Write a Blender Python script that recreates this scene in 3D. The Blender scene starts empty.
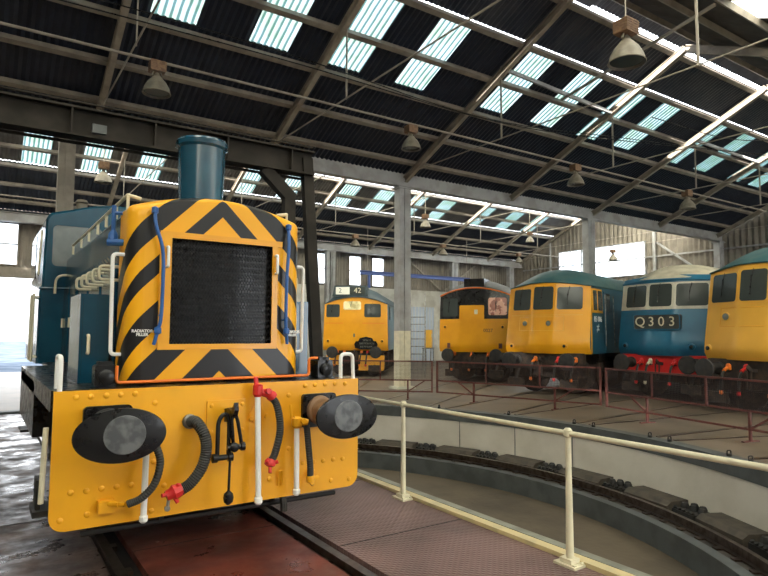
import bpy, bmesh, math, random
from mathutils import Vector, Matrix
random.seed(7)
PI = math.pi
R = math.radians
scn = bpy.context.scene
COL = scn.collection

# ---------------------------------------------------------------- camera
cam_d = bpy.data.cameras.new('camera')
cam_d.sensor_width = 36.0
cam_d.lens = 598.96 / 768 * 36
cam_d.clip_start = 0.05
cam_d.clip_end = 400
cam = bpy.data.objects.new('camera', cam_d)
COL.objects.link(cam)
def _cam(yaw, pitch, roll):
    c, s, cp, sp = math.cos(yaw), math.sin(yaw), math.cos(pitch), math.sin(pitch)
    fw = Vector((s*cp, c*cp, sp)); r = Vector((c, -s, 0)); u = r.cross(fw)
    cr, sr = math.cos(roll), math.sin(roll)
    r2 = r*cr + u*sr; u2 = -r*sr + u*cr
    m = Matrix((r2, u2, -fw)).transposed().to_4x4()
    m.translation = (0, 0, 1.75)
    return m
cam.matrix_world = _cam(R(33.9105), R(4.2933), R(0.2731))
scn.camera = cam

# ---------------------------------------------------------------- sky, sun, exposure
world = bpy.data.worlds.new('overcast_sky'); scn.world = world
world.use_nodes = True
bg = world.node_tree.nodes['Background']
bg.inputs['Color'].default_value = (0.93, 0.965, 1.0, 1)
bg.inputs['Strength'].default_value = 6.0
sun_d = bpy.data.lights.new('sun', 'SUN'); sun_d.energy = 30.0; sun_d.angle = R(0.6); sun_d.color = (1.0, 0.95, 0.86)
sun = bpy.data.objects.new('sun', sun_d); COL.objects.link(sun)
sun.rotation_euler = Vector((0.80, 0.60, -0.26)).to_track_quat('-Z', 'Y').to_euler(); sun.location = (-20, -20, 20)
scn.view_settings.view_transform = 'Standard'
scn.view_settings.look = 'None'
scn.view_settings.gamma = 1
scn.view_settings.use_curve_mapping = False
scn.view_settings.exposure = 0.35

# ---------------------------------------------------------------- materials
def mat(name, col, rough=0.6, metal=0.0, col2=None, nscale=6.0, lo=0.42, hi=0.62, bump=0.0, bscale=40.0, coat=0.0, detail=4.0, stretch=None, spec=None, rough2=None, rscale=3.0):
    m = bpy.data.materials.new(name); m.use_nodes = True
    nt = m.node_tree; N = nt.nodes; L = nt.links
    b = N['Principled BSDF']
    b.inputs['Base Color'].default_value = (*col, 1)
    b.inputs['Roughness'].default_value = rough
    b.inputs['Metallic'].default_value = metal
    if spec is not None: b.inputs['Specular IOR Level'].default_value = spec
    if coat: b.inputs['Coat Weight'].default_value = coat; b.inputs['Coat Roughness'].default_value = 0.08
    tc = N.new('ShaderNodeTexCoord'); src = tc.outputs['Object']
    if stretch:
        mp = N.new('ShaderNodeMapping'); mp.inputs['Scale'].default_value = stretch
        L.new(src, mp.inputs['Vector']); src = mp.outputs['Vector']
    if col2 is not None:
        n = N.new('ShaderNodeTexNoise'); n.inputs['Scale'].default_value = nscale; n.inputs['Detail'].default_value = detail
        L.new(src, n.inputs['Vector'])
        r = N.new('ShaderNodeValToRGB')
        r.color_ramp.elements[0].position = lo; r.color_ramp.elements[0].color = (*col, 1)
        r.color_ramp.elements[1].position = hi; r.color_ramp.elements[1].color = (*col2, 1)
        L.new(n.outputs['Fac'], r.inputs['Fac']); L.new(r.outputs['Color'], b.inputs['Base Color'])
    if rough2 is not None:
        n3 = N.new('ShaderNodeTexNoise'); n3.inputs['Scale'].default_value = rscale; n3.inputs['Detail'].default_value = 8; n3.inputs['Roughness'].default_value = 0.65
        L.new(src, n3.inputs['Vector'])
        m3 = N.new('ShaderNodeMapRange'); m3.inputs[1].default_value = 0.38; m3.inputs[2].default_value = 0.62; m3.inputs[3].default_value = rough; m3.inputs[4].default_value = rough2
        L.new(n3.outputs['Fac'], m3.inputs[0]); L.new(m3.outputs[0], b.inputs['Roughness'])
    if bump:
        n2 = N.new('ShaderNodeTexNoise'); n2.inputs['Scale'].default_value = bscale; n2.inputs['Detail'].default_value = 3
        L.new(src, n2.inputs['Vector'])
        bp = N.new('ShaderNodeBump'); bp.inputs['Strength'].default_value = bump; bp.inputs['Distance'].default_value = 0.02
        L.new(n2.outputs['Fac'], bp.inputs['Height']); L.new(bp.outputs['Normal'], b.inputs['Normal'])
    return m

def skylight_mat(name, c1, c2, scale):
    m = bpy.data.materials.new(name); m.use_nodes = True
    nt = m.node_tree; N = nt.nodes; L = nt.links
    N.remove(N['Principled BSDF']); out = N['Material Output']
    tc = N.new('ShaderNodeTexCoord')
    w = N.new('ShaderNodeTexWave'); w.wave_type = 'BANDS'; w.bands_direction = 'X'
    w.inputs['Scale'].default_value = scale; w.inputs['Distortion'].default_value = 0.6; w.inputs['Detail'].default_value = 2
    L.new(tc.outputs['Object'], w.inputs['Vector'])
    r = N.new('ShaderNodeValToRGB'); r.color_ramp.elements[0].position = 0.2; r.color_ramp.elements[0].color = (*c2, 1)
    r.color_ramp.elements[1].position = 0.75; r.color_ramp.elements[1].color = (*c1, 1)
    L.new(w.outputs['Fac'], r.inputs['Fac'])
    nz = N.new('ShaderNodeTexNoise'); nz.inputs['Scale'].default_value = 2.5; nz.inputs['Detail'].default_value = 5
    L.new(tc.outputs['Object'], nz.inputs['Vector'])
    r2 = N.new('ShaderNodeValToRGB'); r2.color_ramp.elements[0].position = 0.35; r2.color_ramp.elements[0].color = (0.72, 0.8, 0.62, 1)
    r2.color_ramp.elements[1].position = 0.6; r2.color_ramp.elements[1].color = (1, 1, 1, 1)
    L.new(nz.outputs['Fac'], r2.inputs['Fac'])
    mx = N.new('ShaderNodeMixRGB'); mx.blend_type = 'MULTIPLY'; mx.inputs[0].default_value = 1
    L.new(r.outputs['Color'], mx.inputs[1]); L.new(r2.outputs['Color'], mx.inputs[2])
    t = N.new('ShaderNodeBsdfTranslucent'); L.new(mx.outputs['Color'], t.inputs['Color'])
    L.new(t.outputs[0], out.inputs['Surface'])
    return m

def glazing_mat(name):
    m = bpy.data.materials.new(name); m.use_nodes = True
    nt = m.node_tree; N = nt.nodes; L = nt.links
    N.remove(N['Principled BSDF']); out = N['Material Output']
    t = N.new('ShaderNodeBsdfTransparent'); t.inputs[0].default_value = (0.95, 0.98, 1, 1)
    d = N.new('ShaderNodeBsdfTranslucent'); d.inputs[0].default_value = (0.9, 0.95, 1, 1)
    x = N.new('ShaderNodeMixShader'); x.inputs[0].default_value = 0.35
    L.new(t.outputs[0], x.inputs[1]); L.new(d.outputs[0], x.inputs[2]); L.new(x.outputs[0], out.inputs['Surface'])
    return m

def chevron_mat():
    m = mat('wasp_stripe_paint', (0.9, 0.45, 0.01), 0.35, coat=0.12, spec=0.35)
    nt = m.node_tree; N = nt.nodes; L = nt.links; b = N['Principled BSDF']
    tc = N.new('ShaderNodeTexCoord'); sp = N.new('ShaderNodeSeparateXYZ'); L.new(tc.outputs['Object'], sp.inputs[0])
    ab = N.new('ShaderNodeMath'); ab.operation = 'ABSOLUTE'; L.new(sp.outputs['X'], ab.inputs[0])
    yy = N.new('ShaderNodeMath'); yy.operation = 'MULTIPLY_ADD'; yy.inputs[1].default_value = 1.0; yy.inputs[2].default_value = 0
    L.new(sp.outputs['Y'], yy.inputs[0])
    ad = N.new('ShaderNodeMath'); ad.operation = 'ADD'; L.new(ab.outputs[0], ad.inputs[0]); L.new(sp.outputs['Z'], ad.inputs[1])
    ad2 = N.new('ShaderNodeMath'); ad2.operation = 'ADD'; L.new(ad.outputs[0], ad2.inputs[0]); L.new(yy.outputs[0], ad2.inputs[1])
    mr = N.new('ShaderNodeMapRange'); mr.inputs[1].default_value = 1.2; mr.inputs[2].default_value = 4.2
    L.new(ad2.outputs[0], mr.inputs[0])
    r = N.new('ShaderNodeValToRGB'); cr = r.color_ramp; cr.interpolation = 'CONSTANT'
    Y = (0.86, 0.40, 0.008, 1); K = (0.012, 0.012, 0.014, 1)
    cr.elements[0].position = 0; cr.elements[0].color = Y
    cr.elements[1].position = 0.999; cr.elements[1].color = Y
    off = 0.235
    for a, c in ((1.43, K), (1.67, Y), (1.88, K), (2.12, Y), (2.28, K), (2.50, Y), (2.70, K), (2.86, Y), (3.03, K), (3.24, Y)):
        e = cr.elements.new((a + off*1.0 - 1.2) / 3.0); e.color = c
    L.new(mr.outputs[0], r.inputs['Fac']); L.new(r.outputs['Color'], b.inputs['Base Color'])
    return m

def plate_mat(name, col, col2, rough):
    # raised diamond tread pattern
    m = mat(name, col, rough, col2=col2, nscale=1.3, lo=0.35, hi=0.7, detail=8)
    nt = m.node_tree; N = nt.nodes; L = nt.links; b = N['Principled BSDF']
    tc = N.new('ShaderNodeTexCoord')
    hs = []
    for ang in (0.0, PI/2):
        mp = N.new('ShaderNodeMapping'); mp.inputs['Rotation'].default_value = (0, 0, PI/4 + ang)
        L.new(tc.outputs['Object'], mp.inputs['Vector'])
        w = N.new('ShaderNodeTexWave'); w.inputs['Scale'].default_value = 7.5
        L.new(mp.outputs['Vector'], w.inputs['Vector']); hs.append(w)
    mm = N.new('ShaderNodeMath'); mm.operation = 'MULTIPLY'
    L.new(hs[0].outputs['Fac'], mm.inputs[0]); L.new(hs[1].outputs['Fac'], mm.inputs[1])
    bp = N.new('ShaderNodeBump'); bp.inputs['Strength'].default_value = 0.6; bp.inputs['Distance'].default_value = 0.01
    L.new(mm.outputs[0], bp.inputs['Height']); L.new(bp.outputs['Normal'], b.inputs['Normal'])
    return m

M = {}
M['yellow'] = mat('warning_yellow_paint', (0.80, 0.36, 0.006), 0.38, col2=(0.70, 0.29, 0.004), nscale=1.6, lo=0.4, hi=0.75, coat=0.25)
M['beam_yellow'] = mat('buffer_beam_yellow_paint', (0.90, 0.42, 0.006), 0.42, col2=(0.74, 0.33, 0.008), nscale=2.2, lo=0.4, hi=0.75, coat=0.15)
M['cab_yellow'] = mat('faded_yellow_paint', (0.80, 0.42, 0.05), 0.45, col2=(0.68, 0.35, 0.04), nscale=1.5, lo=0.4, hi=0.8, coat=0.1)
M['chevron'] = chevron_mat()
M['teal'] = mat('teal_loco_paint', (0.004, 0.052, 0.095), 0.22, col2=(0.006, 0.066, 0.115), nscale=3, coat=0.35)
M['rail_blue'] = mat('rail_blue_paint', (0.006, 0.075, 0.13), 0.35, col2=(0.01, 0.09, 0.15), nscale=2, coat=0.3)
M['electric_blue'] = mat('electric_blue_paint', (0.012, 0.12, 0.22), 0.35, col2=(0.015, 0.14, 0.25), nscale=2, coat=0.3)
M['roof_teal'] = mat('weathered_teal_roof', (0.04, 0.11, 0.12), 0.5, col2=(0.07, 0.13, 0.13), nscale=3)
M['roof_blue'] = mat('dark_slate_blue_roof', (0.025, 0.045, 0.055), 0.5, col2=(0.04, 0.06, 0.07), nscale=3)
M['roof_grey'] = mat('dark_grey_roof', (0.03, 0.034, 0.034), 0.55, col2=(0.05, 0.052, 0.05), nscale=3)
M['roof_cream'] = mat('cream_roof', (0.55, 0.5, 0.38), 0.6, col2=(0.42, 0.38, 0.28), nscale=3)
M['cream'] = mat('cream_paint', (0.70, 0.64, 0.47), 0.5, col2=(0.62, 0.57, 0.42), nscale=8)
M['off_white'] = mat('off_white_band', (0.6, 0.58, 0.48), 0.5, col2=(0.5, 0.48, 0.4), nscale=5)
M['white'] = mat('white_gloss_paint', (0.82, 0.82, 0.8), 0.35)
M['black'] = mat('black_gloss_paint', (0.006, 0.006, 0.007), 0.2, coat=0.2, spec=0.3, rough2=0.5, rscale=9)
M['black_matt'] = mat('matt_black_steel', (0.014, 0.014, 0.015), 0.6, col2=(0.03, 0.026, 0.022), nscale=9)
M['under'] = mat('grimy_underframe', (0.022, 0.018, 0.016), 0.65, col2=(0.06, 0.038, 0.026), nscale=7)
M['rubber'] = mat('ribbed_rubber', (0.03, 0.03, 0.028), 0.6)
M['mesh'] = mat('black_expanded_metal', (0.018, 0.018, 0.02), 0.45)
M['red'] = mat('red_paint', (0.62, 0.02, 0.02), 0.4)
M['orange'] = mat('orange_paint', (0.75, 0.17, 0.015), 0.4)
M['pipe_blue'] = mat('blue_pipe_paint', (0.02, 0.10, 0.33), 0.4)
M['glass_dusty'] = mat('dusty_pale_glass', (0.20, 0.22, 0.225), 0.2, col2=(0.14, 0.16, 0.17), nscale=3)
M['glass'] = mat('dark_cab_glass', (0.045, 0.055, 0.055), 0.1, spec=0.3, col2=(0.07, 0.08, 0.075), nscale=1.0, lo=0.3, hi=0.8)
M['glass_warm'] = mat('dusty_glass_warm_blind', (0.75, 0.38, 0.26), 0.2, col2=(0.35, 0.10, 0.06), nscale=5, lo=0.5, hi=0.56)
M['lens'] = mat('lamp_lens', (0.17, 0.18, 0.16), 0.15)
M['steel'] = mat('worn_steel', (0.30, 0.29, 0.27), 0.4, metal=0.5, col2=(0.12, 0.11, 0.10), nscale=10)
M['worn'] = mat('bare_buffer_face', (0.16, 0.165, 0.17), 0.45, metal=0.3, col2=(0.08, 0.085, 0.09), nscale=14)
M['rail'] = mat('rail_steel', (0.10, 0.075, 0.06), 0.3, metal=0.7, col2=(0.05, 0.03, 0.02), nscale=12)
M['rust'] = mat('rusty_brown_paint', (0.13, 0.035, 0.028), 0.6, col2=(0.09, 0.03, 0.025), nscale=14)
M['brownmesh'] = mat('brown_wire_mesh', (0.022, 0.010, 0.008), 0.7)
M['beam_grey'] = mat('grey_painted_steel', (0.36, 0.36, 0.36), 0.5, col2=(0.27, 0.26, 0.25), nscale=2)
M['rafter'] = mat('dusty_rafter_paint', (0.30, 0.26, 0.21), 0.55, col2=(0.22, 0.19, 0.155), nscale=3)
M['purlin'] = mat('dusty_purlin_paint', (0.25, 0.22, 0.18), 0.55, col2=(0.18, 0.155, 0.13), nscale=3)
M['rod'] = mat('tie_rod_paint', (0.34, 0.30, 0.25), 0.5)
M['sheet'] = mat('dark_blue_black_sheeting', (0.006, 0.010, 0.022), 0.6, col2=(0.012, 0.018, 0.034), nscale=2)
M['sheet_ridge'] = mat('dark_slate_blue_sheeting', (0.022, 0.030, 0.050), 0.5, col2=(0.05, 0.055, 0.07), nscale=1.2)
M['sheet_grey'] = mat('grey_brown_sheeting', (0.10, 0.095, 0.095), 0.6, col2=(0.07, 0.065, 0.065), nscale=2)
M['wall_sheet'] = mat('grey_brown_wall_sheeting', (0.24, 0.21, 0.17), 0.6, col2=(0.18, 0.155, 0.125), nscale=1.5)
M['wall_white'] = mat('white_painted_brick', (0.62, 0.6, 0.54), 0.7, col2=(0.46, 0.43, 0.37), nscale=1.5)
M['pit_white'] = mat('whitewashed_pit_wall', (0.66, 0.61, 0.53), 0.75, col2=(0.52, 0.47, 0.39), nscale=1.3, lo=0.4, hi=0.8, bump=0.2, bscale=12)
M['pit_grey'] = mat('grey_painted_kerb', (0.085, 0.092, 0.092), 0.6, col2=(0.06, 0.064, 0.062), nscale=3)
M['pit_floor'] = mat('earth_pit_floor', (0.105, 0.078, 0.05), 0.8, col2=(0.06, 0.045, 0.03), nscale=1.2, lo=0.4, hi=0.7, bump=0.3, bscale=10)
M['race'] = mat('oily_race_concrete', (0.05, 0.04, 0.032), 0.7, col2=(0.03, 0.024, 0.02), nscale=5)
M['block'] = mat('dirty_cover_block', (0.075, 0.06, 0.044), 0.75, col2=(0.045, 0.036, 0.028), nscale=6)
M['floor'] = mat('worn_concrete_floor', (0.165, 0.125, 0.09), 0.5, col2=(0.095, 0.074, 0.055), nscale=0.9, lo=0.35, hi=0.7, bump=0.15, bscale=8, detail=9)
M['deck_left'] = mat('dark_steel_deck', (0.11, 0.07, 0.058), 0.16, col2=(0.035, 0.026, 0.026), nscale=2.0, lo=0.38, hi=0.62, bump=0.22, bscale=9, detail=9, rough2=0.7, rscale=2.2)
M['deck_red'] = mat('red_oxide_deck', (0.17, 0.04, 0.025), 0.25, col2=(0.07, 0.022, 0.017), nscale=2.2, lo=0.38, hi=0.66, bump=0.12, bscale=6, detail=9, rough2=0.6, rscale=2.0)
M['deck_tread'] = plate_mat('purple_brown_tread_plate', (0.21, 0.125, 0.115), (0.095, 0.055, 0.05), 0.40)
M['concrete_light'] = mat('blue_grey_yard_concrete', (0.10, 0.12, 0.15), 0.9, col2=(0.06, 0.075, 0.10), nscale=0.6, spec=0.0)
M['lamp_shade'] = mat('cream_lamp_bell', (0.19, 0.165, 0.125), 0.5, col2=(0.14, 0.12, 0.09), nscale=10)
M['lamp_box'] = mat('rusty_gear_box', (0.22, 0.125, 0.065), 0.6, col2=(0.13, 0.07, 0.04), nscale=12)
M['gantry'] = mat('dark_gantry_steel', (0.018, 0.015, 0.012), 0.75, spec=0.2, col2=(0.03, 0.025, 0.02), nscale=3)
M['jib_blue'] = mat('blue_crane_paint', (0.06, 0.10, 0.30), 0.5)
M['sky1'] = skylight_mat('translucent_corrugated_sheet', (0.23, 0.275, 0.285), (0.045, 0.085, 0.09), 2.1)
M['sky2'] = skylight_mat('clearer_corrugated_sheet', (0.86, 0.82, 0.76), (0.70, 0.66, 0.60), 2.1)  # brighter copy of the rooflight sheet, made to light the interior
M['glaze'] = glazing_mat('pale_window_glazing')

# ---------------------------------------------------------------- mesh helpers
class MB:
    def __init__(s): s.v = []; s.f = []
    def add(s, vs, fs):
        o = len(s.v); s.v += [tuple(v) for v in vs]; s.f += [tuple(i+o for i in f) for f in fs]; return s
    def box(s, x0, x1, y0, y1, z0, z1):
        vs = [(x, y, z) for z in (z0, z1) for y in (y0, y1) for x in (x0, x1)]
        return s.add(vs, [(0,2,3,1),(4,5,7,6),(0,1,5,4),(2,6,7,3),(0,4,6,2),(1,3,7,5)])
    def beam(s, a, b, w, h, up=(0,0,1)):
        a = Vector(a); b = Vector(b); d = (b-a).normalized(); up = Vector(up)
        x = d.cross(up)
        if x.length < 1e-4: x = d.cross(Vector((1,0,0)))
        x.normalize(); y = x.cross(d)
        vs = [p + x*sx*w/2 + y*sy*h/2 for p in (a, b) for sy in (-1, 1) for sx in (-1, 1)]
        return s.add(vs, [(0,1,3,2),(4,6,7,5),(0,4,5,1),(2,3,7,6),(0,2,6,4),(1,5,7,3)])
    def ibeam(s, a, b, w, h, up=(0,0,1), t=0.02):
        a = Vector(a); b = Vector(b); d = (b-a).normalized(); up = Vector(up)
        x = d.cross(up).normalized(); y = x.cross(d)
        pr = [(-w/2,-h/2),(w/2,-h/2),(w/2,-h/2+t),(t/2,-h/2+t),(t/2,h/2-t),(w/2,h/2-t),(w/2,h/2),(-w/2,h/2),(-w/2,h/2-t),(-t/2,h/2-t),(-t/2,-h/2+t),(-w/2,-h/2+t)]
        n = len(pr); vs = [p + x*q[0] + y*q[1] for p in (a, b) for q in pr]
        fs = [(i, (i+1) % n, n+(i+1) % n, n+i) for i in range(n)]
        for o in (0, n):
            fs += [(o+0,o+1,o+2,o+11), (o+3,o+4,o+9,o+10), (o+5,o+6,o+7,o+8)]
        return s.add(vs, fs)
    def tube(s, pts, r, n=8, caps=True, r2=None):
        pts = [Vector(p) for p in pts]; m = len(pts); o = len(s.v)
        prev = None; vs = []
        for i, p in enumerate(pts):
            if i == 0: d = pts[1]-p
            elif i == m-1: d = p-pts[i-1]
            else: d = (pts[i+1]-p).normalized() + (p-pts[i-1]).normalized()
            d.normalize()
            if prev is None:
                x = d.cross(Vector((0,0,1)))
                if x.length < 1e-3: x = d.cross(Vector((1,0,0)))
            else: x = prev - d*prev.dot(d)
            x.normalize(); prev = x; y = d.cross(x)
            rr_ = r if r2 is None else r + (r2-r)*i/(m-1)
            if isinstance(r, (list, tuple)): rr_ = r[i]
            vs += [p + (x*math.cos(2*PI*k/n) + y*math.sin(2*PI*k/n))*rr_ for k in range(n)]
        fs = [(i*n+k, i*n+(k+1) % n, (i+1)*n+(k+1) % n, (i+1)*n+k) for i in range(m-1) for k in range(n)]
        if caps: fs += [tuple(range(n))[::-1], tuple((m-1)*n+k for k in range(n))]
        return s.add(vs, fs)
    def cyl(s, a, b, r, n=16, r2=None): return s.tube([a, b], r, n, True, r2)
    def lathe(s, o, ax, prof, n=24, cap=True, sx=1.0, sy=1.0):
        # prof: (distance along the axis, radius); sx, sy squash the cross-section
        o = Vector(o); ax = Vector(ax).normalized()
        x = ax.cross(Vector((0,0,1)))
        if x.length < 1e-3: x = Vector((1,0,0))
        x.normalize(); y = x.cross(ax); vs = []
        for d, r in prof: vs += [o + ax*d + (x*math.cos(2*PI*k/n)*sx + y*math.sin(2*PI*k/n)*sy)*r for k in range(n)]
        m = len(prof)
        fs = [(i*n+k, i*n+(k+1) % n, (i+1)*n+(k+1) % n, (i+1)*n+k) for i in range(m-1) for k in range(n)]
        if cap: fs += [tuple(range(n))[::-1], tuple((m-1)*n+k for k in range(n))]
        return s.add(vs, fs)
    def prism(s, pts, off):
        # pts: planar 3-D outline, off: extrusion vector
        n = len(pts); off = Vector(off); vs = [Vector(p) for p in pts] + [Vector(p)+off for p in pts]
        return s.add(vs, [tuple(range(n))[::-1], tuple(range(n, 2*n))] + [(i, (i+1) % n, n+(i+1) % n, n+i) for i in range(n)])
    def grid(s, fn, nu, nv):
        vs = [fn(i/nu, j/nv) for i in range(nu+1) for j in range(nv+1)]; w = nv+1
        return s.add(vs, [(i*w+j, (i+1)*w+j, (i+1)*w+j+1, i*w+j+1) for i in range(nu) for j in range(nv)])
    def build(s, name, m, parent=None, smooth=True, recalc=True, angle=35):
        me = bpy.data.meshes.new(name)
        me.from_pydata(s.v, [], s.f)
        if recalc:
            b = bmesh.new(); b.from_mesh(me); bmesh.ops.recalc_face_normals(b, faces=b.faces); b.to_mesh(me); b.free()
        if isinstance(m, (list, tuple)):
            for k in m: me.materials.append(k)
        else: me.materials.append(m)
        if smooth:
            me.shade_smooth(); me.set_sharp_from_angle(angle=R(angle))
        o = bpy.data.objects.new(name, me); COL.objects.link(o)
        if parent is not None: o.parent = parent
        return o

def rr(x0, x1, y0, y1, r, n=5):
    out = []
    for cx, cy, a0 in ((x1-r, y1-r, 0), (x0+r, y1-r, 90), (x0+r, y0+r, 180), (x1-r, y0+r, 270)):
        for k in range(n+1):
            a = R(a0 + 90*k/n); out.append((cx + r*math.cos(a), cy + r*math.sin(a)))
    return out
def bend(pts, r, n=5):
    # round the corners of a poly-line
    P = [Vector(p) for p in pts]; out = [P[0]]
    for i in range(1, len(P)-1):
        a = P[i] + (P[i-1]-P[i]).normalized()*r; c = P[i] + (P[i+1]-P[i]).normalized()*r
        for k in range(n+1):
            t = k/n; out.append(a*(1-t)**2 + P[i]*2*t*(1-t) + c*t*t)
    out.append(P[-1]); return out
def curve3(pts, n=8):
    P = [Vector(p) for p in pts]; P = [P[0]*2-P[1]] + P + [P[-1]*2-P[-2]]; out = []
    for i in range(1, len(P)-2):
        for k in range(n):
            t = k/n
            out.append(0.5*((2*P[i]) + (P[i+1]-P[i-1])*t + (2*P[i-1]-5*P[i]+4*P[i+1]-P[i+2])*t*t + (3*P[i]-P[i-1]-3*P[i+1]+P[i+2])*t**3))
    out.append(P[-2]); return out
def tag(o, label, cat, group=None):
    o['label'] = label; o['category'] = cat
    if group: o['group'] = group
    return o
def empty(name, label, cat, loc=(0,0,0), rz=0, group=None):
    o = bpy.data.objects.new(name, None); COL.objects.link(o); o.empty_display_size = 0.2
    o.location = loc; o.rotation_euler = (0, 0, rz); return tag(o, label, cat, group)
def struct(o): o['kind'] = 'structure'; return o
def copy_tree(o, parent=None):
    c = o.copy(); COL.objects.link(c)
    if parent is not None: c.parent = parent
    for ch in list(o.children): copy_tree(ch, c)
    return c
def text(name, body, size, origin, xd, yd, m, parent, extrude=0.003, align='CENTER', bold=0.0, space=1.0):
    cu = bpy.data.curves.new(name, 'FONT'); cu.body = body; cu.size = size; cu.extrude = extrude; cu.offset = bold
    cu.align_x = align; cu.align_y = 'CENTER'; cu.space_line = space; cu.resolution_u = 3
    t = bpy.data.objects.new(name + '_curve', cu); COL.objects.link(t)
    bpy.context.view_layer.update()
    me = bpy.data.meshes.new_from_object(t.evaluated_get(bpy.context.evaluated_depsgraph_get()))
    bpy.data.objects.remove(t); bpy.data.curves.remove(cu)
    xd = Vector(xd).normalized(); yd = Vector(yd).normalized(); zd = xd.cross(yd)
    mt = Matrix((xd, yd, zd)).transposed().to_4x4(); mt.translation = origin
    me.transform(mt); me.materials.clear(); me.materials.append(m)
    o = bpy.data.objects.new(name, me); COL.objects.link(o); o.parent = parent
    return o

# ================================================================ SETTING
CX, CY = 1.65, 7.6           # turntable centre
XL, XR = -12.0, 31.3         # building ends
YB = 30.2                    # far wall
SL = 0.45
def ring(r0, r1, z, n=144, a0=0, a1=360):
    return lambda i, j: (CX + (r0+(r1-r0)*j)*math.cos(R(a0+(a1-a0)*i)), CY + (r0+(r1-r0)*j)*math.sin(R(a0+(a1-a0)*i)), z)
# floor of the shed and the yard beyond, with the round hole of the turntable pit
def hole_plane(z, x0, x1, y0, y1, r, n=144):
    mb = MB(); vs = []; fs = []
    for k in range(n):
        a = 2*PI*k/n; c, s_ = math.cos(a), math.sin(a); vs.append((CX+r*c, CY+r*s_, z))
        t = min(((x1-CX)/c) if c > 1e-9 else 1e9, ((x0-CX)/c) if c < -1e-9 else 1e9, ((y1-CY)/s_) if s_ > 1e-9 else 1e9, ((y0-CY)/s_) if s_ < -1e-9 else 1e9)
        vs.append((CX+t*c, CY+t*s_, z))
    fs = [(2*k, 2*k+1, (2*k+3) % (2*n), (2*k+2) % (2*n)) for k in range(n)]
    return mb.add(vs, fs)
struct(hole_plane(0.0, XL, XR, -12, 30.35, 8.1).build('floor', M['floor'], smooth=False))
mb = MB(); mb.box(-60, 90, 30.36, 130, -0.35, -0.03); struct(mb.build('floor_yard', M['concrete_light']))
# pit kerb, wall, race and floor
mb = MB(); mb.grid(ring(7.86, 8.1, 0.012), 144, 1); mb.grid(lambda i, j: ring(7.86, 7.86, 0.012-0.232*j)(i, 0), 144, 1)
struct(mb.build('trim_pit_kerb', M['pit_grey']))
mb = MB(); mb.grid(lambda i, j: (CX+7.88*math.cos(2*PI*i), CY+7.88*math.sin(2*PI*i), -0.2-0.75*j), 144, 1)
struct(mb.build('wall_pit', M['pit_white']))
mb = MB(); mb.grid(ring(6.86, 7.9, -0.93), 144, 1)
struct(mb.build('floor_race_ledge', M['race']))
mb = MB(); mb.grid(lambda i, j: ring(6.86, 6.86, -0.925-0.345*j)(i, 0), 144, 1)
mb.grid(ring(6.86, 7.02, -0.922), 144, 1)
struct(mb.build('trim_race_wall', M['pit_grey']))
mb = MB(); mb.grid(ring(0.02, 6.9, -1.25), 96, 6); struct(mb.build('floor_pit', M['pit_floor']))
# vertical joints on the pit wall
k = 0
for a in (31, 20.5, 10.5, 0.5, 44):
    mb = MB(); c, s_ = math.cos(R(a)), math.sin(R(a))
    mb.beam((CX+7.875*c, CY+7.875*s_, -0.93), (CX+7.875*c, CY+7.875*s_, -0.2), 0.012, 0.012, (c, s_, 0))
    k += 1; struct(mb.build('trim_%d' % (40+k), M['pit_grey']))
# turntable deck
DL, DR, DN, DF = -0.77, 4.07, 0.15, 15.0
deck = []
def deckpiece(n, x0, x1, m, z=0.0, y0=DN, y1=DF, zb=-0.06):
    mb = MB(); mb.box(x0, x1, y0, y1, zb, z); return struct(mb.build(n, m, smooth=False))
deckpiece('floor_deck_left', DL, 0.86, M['deck_left'])
deckpiece('floor_deck_centre', 1.09, 2.30, M['deck_red'])
deckpiece('floor_deck_right', 2.53, 3.86, M['deck_tread'])
deckpiece('floor_deck_channel', 0.86, 2.53, M['black_matt'], z=-0.062, zb=-0.1)
deckpiece('trim_deck_kerb_inner', 3.86, 3.955, mat('yellow_cream_kerb_paint', (0.62, 0.50, 0.27), 0.5, col2=(0.5, 0.42, 0.24), nscale=5), z=0.035)
deckpiece('trim_deck_kerb_outer', 4.0, 4.09, mat('grey_green_edge_paint', (0.26, 0.26, 0.21), 0.5, col2=(0.17, 0.17, 0.14), nscale=5), z=0.02)
deckpiece('trim_deck_kerb_gap', 3.965, 4.0, M['black_matt'], z=-0.03)
mb = MB()
for x in (0.35, 2.95): mb.ibeam((x, DN, -0.6), (x, DF, -0.6), 0.35, 1.0, t=0.03)
mb.box(DL+0.02, 4.05, DN, DF, -0.2, -0.101)
struct(mb.build('trim_deck_girders', M['gantry'], smooth=False))
# thin lines where the deck plates meet
mb = MB()
for y in (2.2, 4.35, 6.5): mb.box(DL, 0.855, y, y+0.012, -0.001, 0.003)
for y in (3.55, 5.2): mb.box(1.10, 2.295, y, y+0.006, -0.001, 0.0025)
for y in (2.6, 4.4, 6.2): mb.box(2.535, 3.855, y, y+0.008, -0.001, 0.004)
struct(mb.build('trim_deck_joints', M['black_matt'], smooth=False))
for x in (1.65-0.735, 1.65+0.735):
    mb = MB(); mb.box(x-0.036, x+0.036, DN, DF, -0.02, 0.035); mb.box(x-0.01, x+0.01, DN, DF, -0.06, -0.0); mb.box(x-0.075, x+0.075, DN, DF, -0.062, -0.045)
    for y in [0.5+0.62*q for q in range(22)]: mb.box(x-0.11, x+0.11, y, y+0.09, -0.062, -0.02)
    struct(mb.build('trim_deck_rail', M['rail'], smooth=False))
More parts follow.
